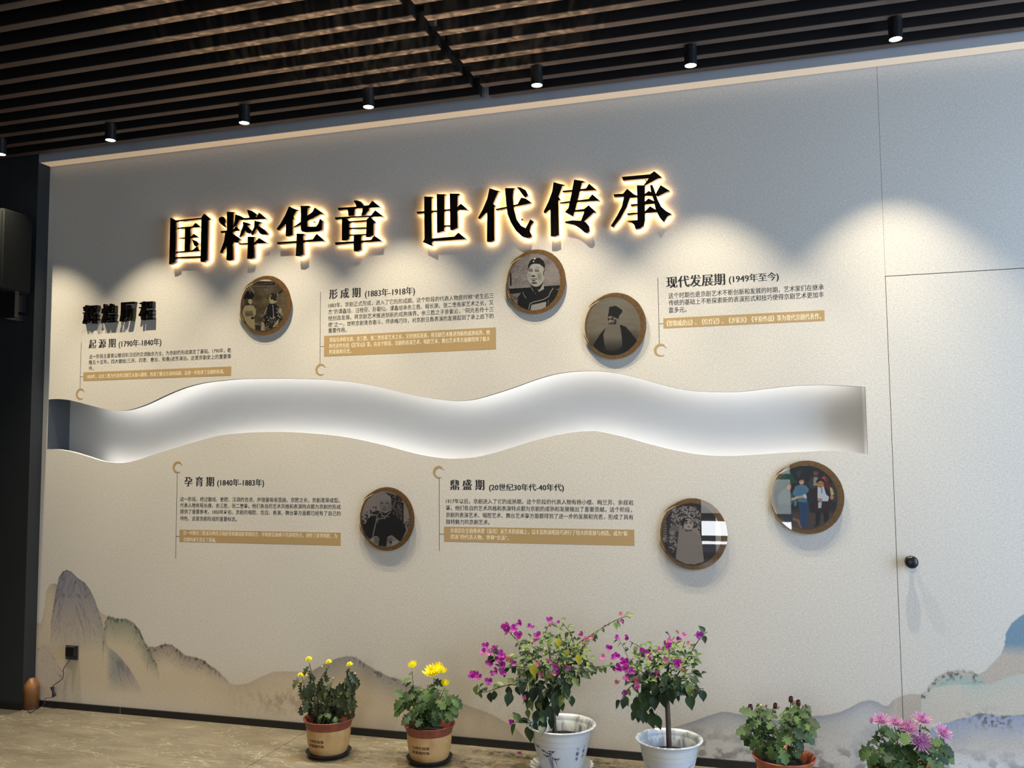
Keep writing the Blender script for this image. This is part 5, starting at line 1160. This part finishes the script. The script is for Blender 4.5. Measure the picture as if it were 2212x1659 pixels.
for i, s_ in enumerate(st):
    yj = rr.uniform(-.07, .08); S_ = branch(e1, px_path(s_, -.345, yj, (-2.37+rr.uniform(-.05, .05), -.345+rr.uniform(-.04, .04), sz1+.02)), .0032, .0018, STEMG)
    leaves_on(e1, S_, .016, [LC_DR], (.045, .075), rr, droop=1.8, spread=.5)
for i in range(70):
    u = rr.uniform(648, 768); v = rr.uniform(1472, 1530); p = onY(u, v, -.345+rr.uniform(-.08, .06))
    place(rr.choice(LC_DR), e1, Vector(p), (rr.uniform(-.25, .25), -rr.uniform(0, .3), -1), (rr.uniform(-1, 1), -1, .2), rr.uniform(.05, .085), 'leaf')
for i in range(6):
    p = onY(rr.uniform(664, 745), rr.uniform(1538, 1556), -.42); place(rr.choice(LC_L), e1, Vector(p), (rr.uniform(-.6, .6), -.5, -.3), (0, -.4, 1), rr.uniform(.03, .04), 'leaf')
for u, v, me, s_ in heads:
    p = onY(u, v, -.36); fo = place(me, e1, Vector(p), (rr.uniform(-.2, .2), -.35, 1), (0, -1, 0), s_, 'flower_head')
pot_text(e1, '九州花似锦', -2.37, -.345, rf, -.16, .095, .092, .016, TEXTBLK, .02); pot_text(e1, '财源通四海', -2.37, -.345, rf, -.16, .095, .068, .016, TEXTBLK, .02)

# ---- 2: healthy yellow chrysanthemum
rr = random.Random(22)
e2 = empty('potted_chrysanthemum', (-1.806, -.30, 0), 'second flower pot from the left: leafy chrysanthemum with large ragged yellow blooms', 'potted plant', 'tan pots of yellow chrysanthemums')
rf, sz2 = make_pot(e2, -1.806, -.30, 'tan', .1365, .185)
saucer(-1.806, -.30, .122, .026, MATS['dark_green_saucer'], 'dark round saucer under the second flower pot from the left')
st = [[(915, 1520), (895, 1490), (890, 1450)], [(930, 1510), (938, 1485), (937, 1465)], [(945, 1520), (955, 1500), (960, 1485)], [(910, 1530), (885, 1510), (868, 1505)], [(950, 1530), (975, 1520), (990, 1500)], [(925, 1525), (915, 1510), (914, 1497)], [(945, 1540), (972, 1535), (980, 1525)]]
for s_ in st:
    S_ = branch(e2, px_path(s_, -.30, rr.uniform(-.08, .08), (-1.806+rr.uniform(-.05, .05), -.3+rr.uniform(-.04, .04), sz2+.02)), .003, .0018, STEMG)
    leaves_on(e2, S_, .018, [LC_G, LC_L], (.04, .065), rr, droop=.6)
for i in range(58):
    a_ = rr.uniform(0, 6.28); r_ = math.sqrt(rr.random()); u = 925+60*r_*math.cos(a_); v = 1518+36*r_*math.sin(a_); p = onY(u, v, -.3+rr.uniform(-.13, .08))
    place(rr.choice(rr.choice([LC_G, LC_G, LC_L])), e2, Vector(p), ((u-925)/40+rr.uniform(-.4, .4), -rr.uniform(.2, .9), -rr.uniform(.1, .9)), (rr.uniform(-.3, .3), -.8, 1), rr.uniform(.05, .078), 'leaf')
for u, v, me, s_ in [(893, 1441, F_MIDY, .036), (938, 1453, F_BIGY, .056), (957, 1452, F_MIDY, .030), (961, 1479, F_MIDY, .032), (911, 1493, F_BUDY, .012), (919, 1494, F_BUDY, .010)]:
    p = onY(u, v, -.33); place(me, e2, Vector(p), (rr.uniform(-.2, .3), -.45, 1), (0, -1, 0), s_, 'flower_head')
pot_text(e2, '九州花似锦', -1.806, -.30, rf, -.06, .10, .092, .016, TEXTBLK, .02); pot_text(e2, '财源通四海', -1.806, -.30, rf, -.06, .10, .068, .016, TEXTBLK, .02)

# ---- 3: large bougainvillea
rr = random.Random(23)
X3, Y3 = -1.112, -.225
e3 = empty('potted_bougainvillea', (X3, Y3, 0), 'largest flower pot: magenta bougainvillea in a white pot printed with blue bamboo', 'potted plant', 'bougainvilleas in white pots')
rf3, sz3 = make_pot(e3, X3, Y3, 'white', .180, .215)
saucer(X3, Y3, .163, .022, mat('white_saucer', (200, 203, 206), .4), 'white scalloped saucer under the bamboo-printed pot', .03)
tr_ = branch(e3, [np.array([X3-.03, Y3-.02, sz3])] + [onY(u, v, Y3-.02) for u, v in ((1196, 1530), (1193, 1500), (1195, 1475))], .011, .008, STEMB, 'trunk', 8)
fork = tr_[-1]
paths = [
 [(1180, 1450), (1160, 1430), (1135, 1400), (1100, 1365), (1105, 1352)], [(1190, 1440), (1185, 1400), (1178, 1370), (1190, 1340)], [(1205, 1430), (1222, 1400), (1235, 1375), (1215, 1345)],
 [(1215, 1440), (1245, 1410), (1270, 1390), (1275, 1372)], [(1165, 1460), (1130, 1478), (1095, 1480), (1045, 1495), (1030, 1478)], [(1160, 1450), (1120, 1440), (1085, 1440), (1060, 1400)], [(1215, 1450), (1245, 1445), (1262, 1445), (1290, 1440), (1330, 1437)],
 [(1240, 1400), (1280, 1370), (1320, 1345), (1350, 1332), (1362, 1335)], [(1180, 1470), (1150, 1500), (1140, 1530)], [(1175, 1500), (1168, 1535), (1172, 1565)], [(1200, 1470), (1215, 1490), (1220, 1510)], [(1172, 1540), (1150, 1560), (1110, 1560)], [(1205, 1450), (1200, 1430), (1205, 1410)], [(1190, 1455), (1150, 1420), (1140, 1395)]]
for i, p_ in enumerate(paths):
    st_ = fork if i not in (9, 11) else tr_[len(tr_)//2]
    yj = rr.uniform(-.14, .14) if i != 7 else .10
    S_ = branch(e3, px_path(p_, Y3-.02, yj, st_), .0042, .0014, STEMB)
    hi = i in (0, 1, 2, 3, 7, 12, 13)
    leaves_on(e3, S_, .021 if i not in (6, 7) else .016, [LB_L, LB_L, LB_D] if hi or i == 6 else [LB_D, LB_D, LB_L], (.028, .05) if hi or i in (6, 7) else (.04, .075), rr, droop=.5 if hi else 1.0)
small_foliage(e3, LS_L, 90, 1200, 1392, 78, 44, Y3-.06, rr, (.02, .036)); small_foliage(e3, LB_D, 130, 1190, 1430, 82, 62, Y3, rr, (.022, .045)); small_foliage(e3, LB_L[1:], 60, 1195, 1420, 80, 55, Y3-.04, rr, (.022, .04))
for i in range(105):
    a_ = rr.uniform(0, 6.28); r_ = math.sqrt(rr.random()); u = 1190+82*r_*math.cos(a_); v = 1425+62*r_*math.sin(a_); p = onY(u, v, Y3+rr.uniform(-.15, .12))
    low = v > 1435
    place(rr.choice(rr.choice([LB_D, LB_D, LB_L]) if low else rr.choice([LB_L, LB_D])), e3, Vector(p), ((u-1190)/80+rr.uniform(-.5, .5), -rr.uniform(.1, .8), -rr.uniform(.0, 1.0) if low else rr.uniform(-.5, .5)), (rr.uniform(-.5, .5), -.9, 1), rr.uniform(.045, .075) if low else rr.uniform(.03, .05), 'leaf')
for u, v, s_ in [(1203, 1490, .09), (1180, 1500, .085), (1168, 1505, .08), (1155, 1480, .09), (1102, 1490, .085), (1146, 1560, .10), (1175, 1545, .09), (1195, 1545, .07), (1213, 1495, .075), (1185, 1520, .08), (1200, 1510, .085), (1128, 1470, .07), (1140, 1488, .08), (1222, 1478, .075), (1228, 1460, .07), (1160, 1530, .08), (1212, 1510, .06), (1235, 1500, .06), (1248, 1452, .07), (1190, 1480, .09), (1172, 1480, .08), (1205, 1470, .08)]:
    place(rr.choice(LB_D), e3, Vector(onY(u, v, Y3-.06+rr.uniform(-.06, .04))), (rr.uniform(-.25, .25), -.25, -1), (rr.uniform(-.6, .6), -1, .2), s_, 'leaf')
for u, v, s_ in [(1206, 1375, .055), (1152, 1430, .075), (1249, 1410, .06), (1226, 1400, .035)]: place(rr.choice(LB_Y), e3, Vector(onY(u, v, Y3-.17)), (.1, -.2, -1), (.2, -1, .1), s_, 'leaf')
cl = [(1097, 1352, 10, 0), (1110, 1358, 8, 0), (1124, 1346, 7, 1), (1122, 1370, 9, 0), (1096, 1362, 7, 1), (1143, 1354, 5, 1), (1150, 1356, 5, 0), (1160, 1375, 8, 0), (1156, 1385, 5, 2), (1186, 1340, 7, 0), (1190, 1350, 4, 3), (1206, 1345, 4, 1), (1050, 1395, 8, 0), (1047, 1410, 8, 0), (1058, 1410, 7, 2), (1073, 1405, 9, 0), (1082, 1415, 9, 0), (1088, 1425, 9, 0), (1078, 1425, 8, 0), (1086, 1435, 8, 1), (1058, 1430, 8, 1), (1060, 1437, 6, 0), (1104, 1422, 8, 3), (1110, 1433, 6, 1), (1074, 1450, 8, 1), (1084, 1452, 8, 0), (1090, 1440, 7, 0), (1065, 1455, 6, 1), (1018, 1458, 8, 0), (1030, 1457, 8, 0), (1034, 1463, 7, 0), (1022, 1465, 6, 2), (1055, 1470, 8, 1), (1180, 1428, 6, 2), (1192, 1430, 5, 2), (1164, 1436, 6, 2), (1198, 1440, 7, 0), (1202, 1450, 6, 1), (1220, 1438, 5, 3), (1228, 1443, 6, 2), (1195, 1455, 5, 3), (1168, 1458, 5, 2), (1258, 1370, 6, 0), (1266, 1378, 5, 2), (1280, 1378, 5, 3), (1340, 1328, 5, 3), (1341, 1344, 4, 2), (1134, 1507, 5, 2), (1105, 1558, 6, 1), (1107, 1563, 4, 3), (1332, 1379, 6, 1), (1357, 1376, 6, 0), (1186, 1462, 5, 3), (1258, 1392, 4, 3)]
for u, v, r_, k_ in cl:
    boug_flower(e3, u, v, Y3-.10+rr.uniform(-.07, .05), r_*.0037, k_, rr)
S_ = branch(e3, [onY(u, v, Y3+.02) for u, v in ((1356, 1420), (1345, 1395), (1335, 1380))], .0016, .001, STEMB); leaves_on(e3, S_, .016, [LB_D], (.02, .035), rr)
BLU = mat('blue_print', (40, 48, 110), .5)
for col_, an, zt0 in (('竹报平', .86, .128), ('安梧子', 1.17, .135)):
    for q, ch in enumerate(col_): pot_text(e3, ch, X3, Y3, rf3, an, .019, zt0-q*.028, .020, BLU, .02)
def pot_print(e, strokes, X, Y, rf, m, name):
    parts = []
    for (a0, z0), (a1, z1), w_ in strokes:
        n_ = 4; P = []
        dx, dz = a1-a0, z1-z0; L_ = math.hypot(dx*.14, dz)+1e-9; nx, nz = -dz/L_, dx*.14/L_
        for q in range(n_+1):
            t = q/n_; w2 = w_*(.35+math.sin(math.pi*min(1, t*.9+.05)))*.6
            for sg in (-1, 1):
                a_ = a0+dx*t+sg*nx*w2/.14; z_ = z0+dz*t+sg*nz*w2; r = rf(z_)+.0008; P.append((X+r*math.sin(a_), Y-r*math.cos(a_), z_))
        parts.append((P, [(2*q, 2*q+1, 2*q+3, 2*q+2) for q in range(n_)]))
    link(name, mesh(*join(parts)), e, m)
stk = [((-.16, .03), (-.30, .10), .0022), ((-.13, .03), (-.22, .115), .0025), ((-.10, .03), (-.14, .12), .002), ((.06, .055), (-.02, .09), .0016)]
rb = random.Random(4)
for cxa, cza, n_ in ((-.78, .135, 9), (-.42, .122, 10), (-.36, .098, 10), (-.14, .125, 9), (.06, .088, 7), (-.24, .112, 8)):
    for q in range(n_):
        a_ = rb.uniform(-.1, 3.3); l_ = rb.uniform(.016, .028); stk.append(((cxa, cza), (cxa+math.cos(a_)*l_/.14, cza-abs(math.sin(a_))*l_*.6+.004), .0016))
stk.append(((.02, .026), (.025, .040), .006))
pot_print(e3, stk, X3, Y3, rf3, BLU, 'bamboo_print')

# ---- 4: second bougainvillea, standard tree
rr = random.Random(24)
X4, Y4 = -.553, -.32
e4 = empty('potted_bougainvillea', (X4, Y4, 0), 'bougainvillea with one bare straight trunk in a plain-fronted white pot', 'potted plant', 'bougainvilleas in white pots')
rf4, sz4 = make_pot(e4, X4, Y4, 'white', .1635, .215)
saucer(X4, Y4, .15, .022, MATS['white_saucer'], 'white scalloped saucer under the single-trunk bougainvillea', .03)
tr_ = branch(e4, [np.array(onY(1446, 1618, Y4))*[1, 1, 0]+[0, 0, sz4]] + [onY(u, v, Y4) for u, v in ((1445, 1600), (1443, 1550), (1441, 1512), (1440, 1498))], .0135, .011, STEMB, 'trunk', 10)
fork = tr_[-1]
paths = [[(1425, 1480), (1400, 1460), (1370, 1440), (1345, 1420)], [(1430, 1470), (1410, 1430), (1385, 1400), (1360, 1385)], [(1440, 1460), (1445, 1420), (1448, 1380), (1440, 1365)], [(1455, 1470), (1475, 1440), (1495, 1405), (1515, 1375), (1528, 1365)], [(1455, 1480), (1480, 1470), (1505, 1485), (1520, 1488)], [(1430, 1490), (1405, 1500), (1385, 1530), (1372, 1545)], [(1425, 1500), (1405, 1520), (1415, 1545)], [(1450, 1450), (1470, 1410), (1480, 1385)], [(1420, 1470), (1385, 1470), (1355, 1490), (1340, 1515)], [(1450, 1470), (1490, 1455), (1520, 1455)], [(1445, 1455), (1430, 1430), (1410, 1415)]]
for i, p_ in enumerate(paths):
    S_ = branch(e4, px_path(p_, Y4, rr.uniform(-.14, .12), fork), .0045, .0013, STEMB)
    hi = i in (1, 2, 3, 7, 9, 10)
    leaves_on(e4, S_, .021, [LB_L, LB_D] if hi else [LB_D, LB_D, LB_L], (.028, .048) if hi else (.04, .07), rr, droop=.5 if hi else 1.1)
small_foliage(e4, LS_L, 80, 1437, 1420, 76, 42, Y4-.06, rr, (.02, .036)); small_foliage(e4, LB_D, 120, 1430, 1450, 76, 50, Y4, rr, (.022, .045)); small_foliage(e4, LB_L[1:], 60, 1435, 1435, 76, 46, Y4-.04, rr, (.022, .04))
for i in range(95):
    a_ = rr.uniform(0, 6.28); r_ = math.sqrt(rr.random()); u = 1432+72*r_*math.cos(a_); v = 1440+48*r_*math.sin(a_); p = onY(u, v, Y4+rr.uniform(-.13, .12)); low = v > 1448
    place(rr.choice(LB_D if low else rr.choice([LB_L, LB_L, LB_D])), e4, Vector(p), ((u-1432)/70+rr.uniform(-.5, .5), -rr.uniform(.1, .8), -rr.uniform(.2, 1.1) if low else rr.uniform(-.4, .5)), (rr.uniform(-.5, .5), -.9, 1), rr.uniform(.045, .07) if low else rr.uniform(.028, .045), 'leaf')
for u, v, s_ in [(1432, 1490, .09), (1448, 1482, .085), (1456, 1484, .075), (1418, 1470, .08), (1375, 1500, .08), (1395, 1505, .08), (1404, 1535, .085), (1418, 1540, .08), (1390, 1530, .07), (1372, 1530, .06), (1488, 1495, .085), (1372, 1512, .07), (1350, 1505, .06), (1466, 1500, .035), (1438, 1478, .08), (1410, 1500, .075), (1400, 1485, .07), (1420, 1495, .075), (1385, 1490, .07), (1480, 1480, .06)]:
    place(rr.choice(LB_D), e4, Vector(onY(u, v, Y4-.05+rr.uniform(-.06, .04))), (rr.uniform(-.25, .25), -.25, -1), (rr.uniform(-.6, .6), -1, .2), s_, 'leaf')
for u, v, r_, k_ in [(1316, 1400, 7, 1), (1302, 1420, 6, 2), (1325, 1420, 6, 1), (1331, 1417, 7, 0), (1346, 1430, 8, 0), (1355, 1430, 7, 1), (1340, 1445, 9, 1), (1352, 1442, 8, 0), (1362, 1450, 8, 1), (1353, 1465, 8, 2), (1380, 1470, 9, 3), (1380, 1482, 8, 2), (1394, 1407, 9, 1), (1398, 1414, 7, 0), (1424, 1404, 6, 2), (1446, 1394, 9, 0), (1448, 1384, 5, 2), (1469, 1383, 7, 1), (1477, 1373, 5, 2), (1506, 1371, 8, 1), (1443, 1424, 8, 2), (1465, 1430, 9, 0), (1468, 1437, 6, 2), (1413, 1458, 8, 2), (1478, 1448, 6, 3), (1335, 1476, 6, 3), (1466, 1365, 4, 3), (1349, 1495, 6, 1), (1486, 1391, 5, 3), (1405, 1420, 5, 2)]:
    boug_flower(e4, u, v, Y4-.13+rr.uniform(-.05, .04), r_*.0036, k_, rr)
pot_print(e4, [((.18, .118), (.32, .080), .003), ((1.15, .132), (.60, .092), .0022), ((.60, .092), (.45, .088), .0012), ((-.85, .115), (-.80, .105), .003)], X4, Y4, rf4, BLU, 'brush_print')

# ---- 5, 6: terracotta pots at right
rr = random.Random(25)
X5, Y5 = -.021, -.325
e5 = empty('potted_chrysanthemum', (X5, Y5, 0), 'terracotta pot of chrysanthemum with closed dark maroon buds', 'potted plant', 'terracotta pots at the right')
make_pot(e5, X5, Y5, 'terra', .1445, .19)
stp = [[(1640, 1600), (1625, 1565), (1622, 1530)], [(1650, 1590), (1640, 1560), (1636, 1535)], [(1670, 1590), (1665, 1555), (1672, 1525)], [(1700, 1590), (1706, 1550), (1708, 1515)], [(1710, 1590), (1718, 1555), (1724, 1522)], [(1720, 1590), (1735, 1560), (1741, 1523)], [(1660, 1590), (1648, 1550), (1643, 1524)], [(1660, 1600), (1655, 1560), (1655, 1524)]]
for s_ in stp:
    S_ = branch(e5, px_path(s_, Y5, rr.uniform(-.06, .06), (X5+rr.uniform(-.05, .05), Y5+rr.uniform(-.04, .04), .15)), .003, .0016, STEMG)
    leaves_on(e5, S_, .02, [LC_G, LC_L], (.035, .055), rr, droop=.5)
for i in range(74):
    a_ = rr.uniform(0, 6.28); r_ = math.sqrt(rr.random()); u = 1683+62*r_*math.cos(a_); v = 1572+44*r_*math.sin(a_); p = onY(u, v, Y5+rr.uniform(-.12, .10))
    place(rr.choice(rr.choice([LC_G, LC_L, LC_G])), e5, Vector(p), ((u-1683)/50+rr.uniform(-.4, .4), -rr.uniform(.2, .9), (1560-v)/90+rr.uniform(-.5, .3)), (rr.uniform(-.3, .3), -.8, 1), rr.uniform(.05, .075), 'leaf')
for u, v, me, s_ in [(1622, 1531, F_CUP, .023), (1708, 1513, F_CUP, .022), (1725, 1521, F_CUP, .022), (1674, 1527, F_CUP, .021), (1636, 1534, F_BUDR, .013), (1614, 1537, F_BUDR, .011), (1655, 1522, F_BUDR, .011), (1741, 1521, F_BUDR, .012), (1643, 1521, F_BUDY, .010), (1675, 1536, F_BUDR, .010)]:
    place(me, e5, Vector(onY(u, v+4, Y5-.02)), (rr.uniform(-.2, .2), -.2, 1), (0, -1, 0), s_, 'flower_bud')
rr = random.Random(26)
X6, Y6 = .52, -.34
e6 = empty('potted_chrysanthemum', (X6, Y6, 0), 'rightmost flower pot: terracotta pot of spidery pink chrysanthemums', 'potted plant', 'terracotta pots at the right')
make_pot(e6, X6, Y6, 'terra', .148, .19)
for s_ in [[(1920, 1620), (1900, 1580), (1897, 1555)], [(1940, 1610), (1935, 1580), (1930, 1565)], [(1960, 1620), (1965, 1590), (1962, 1580)], [(1975, 1610), (1985, 1580), (1990, 1560)], [(1985, 1620), (1985, 1600), (1988, 1600)], [(2000, 1630), (2020, 1600), (2034, 1585)], [(1920, 1630), (1895, 1610), (1875, 1600)]]:
    S_ = branch(e6, px_path(s_, Y6, rr.uniform(-.07, .07), (X6+rr.uniform(-.05, .05), Y6+rr.uniform(-.04, .04), .15)), .003, .0018, STEMG)
    leaves_on(e6, S_, .02, [LC_G, LC_L], (.04, .06), rr, droop=.5)
for i in range(80):
    a_ = rr.uniform(0, 6.28); r_ = math.sqrt(rr.random()); u = 1955+72*r_*math.cos(a_); v = 1622+44*r_*math.sin(a_); p = onY(u, v, Y6+rr.uniform(-.12, .10))
    place(rr.choice(rr.choice([LC_G, LC_L, LC_G])), e6, Vector(p), ((u-1955)/60+rr.uniform(-.4, .4), -rr.uniform(.2, .9), (1600-v)/90+rr.uniform(-.5, .3)), (rr.uniform(-.3, .3), -.8, 1), rr.uniform(.055, .08), 'leaf')
for u, v, s_, d in [(1904, 1553, .036, (-.1, -.5, 1)), (1934, 1558, .034, (.1, -.4, 1)), (1962, 1570, .044, (.1, -.5, 1)), (1992, 1553, .042, (.2, -.3, 1)), (1988, 1598, .046, (.3, -.9, .7)), (2035, 1580, .042, (.6, -.5, .8)), (1885, 1552, .018, (-1, -.2, .4))]:
    fo = place(F_PINK, e6, Vector(onY(u, v+5, Y6-.05)), d, (0, -1, 0), s_, 'flower_head')
    fo2 = place(F_PINKL, fo, Vector((0, 0, 0)), d, (0, -1, 0), s_, 'outer_petals')
    fo2.location = (-.02, 0, 0); fo2.rotation_quaternion = (1, 0, 0, 0); fo2.scale = (1, 1, 1)

# fallen bract on the floor and damp marks on the tiles, leaf shadows painted in with them
p = onZ(1122, 1627, 0.0)
ob = bpy.data.objects.new('fallen_petal', BR[0][0]); COL.objects.link(ob); ob.location = (p[0], p[1], .002); ob.scale = (.019, .019, .010); ob.rotation_euler = (0, 0, .6)
tag(ob, 'fallen magenta petal on the floor left of the bamboo-printed pot', 'petal')
WET_SHADE = mat('damp_shade_stone', (122, 110, 86), .3, noise=((20, 20, 20), (108, 96, 74)))
rb = random.Random(9)
for wi, (x, y, r) in enumerate(((-2.46, -.42, .10), (-2.24, -.40, .07), (-1.93, -.38, .09), (-1.66, -.35, .08), (-1.33, -.16, .07), (-1.46, -.26, .06), (-.84, -.2, .09), (-1.30, -.31, .09))):
    N_ = 40; ph = [rb.uniform(0, 6.28) for _ in range(4)]
    P = [(x+r*(1+.22*math.sin(3*t+ph[0])+.14*math.sin(7*t+ph[1])+.07*math.sin(13*t+ph[2]))*math.cos(t)*1.25, y+r*(1+.22*math.sin(3*t+ph[0])+.14*math.sin(7*t+ph[1])+.07*math.sin(13*t+ph[3]))*math.sin(t)*.75, .0003+wi*.00008) for t in [2*math.pi*q/N_ for q in range(N_)]]
    P = [(a_, min(b_, -.014), c_) for a_, b_, c_ in P]
    link('damp_shade_patch', mesh(P, [tuple(range(N_))]), floor, WET_SHADE)
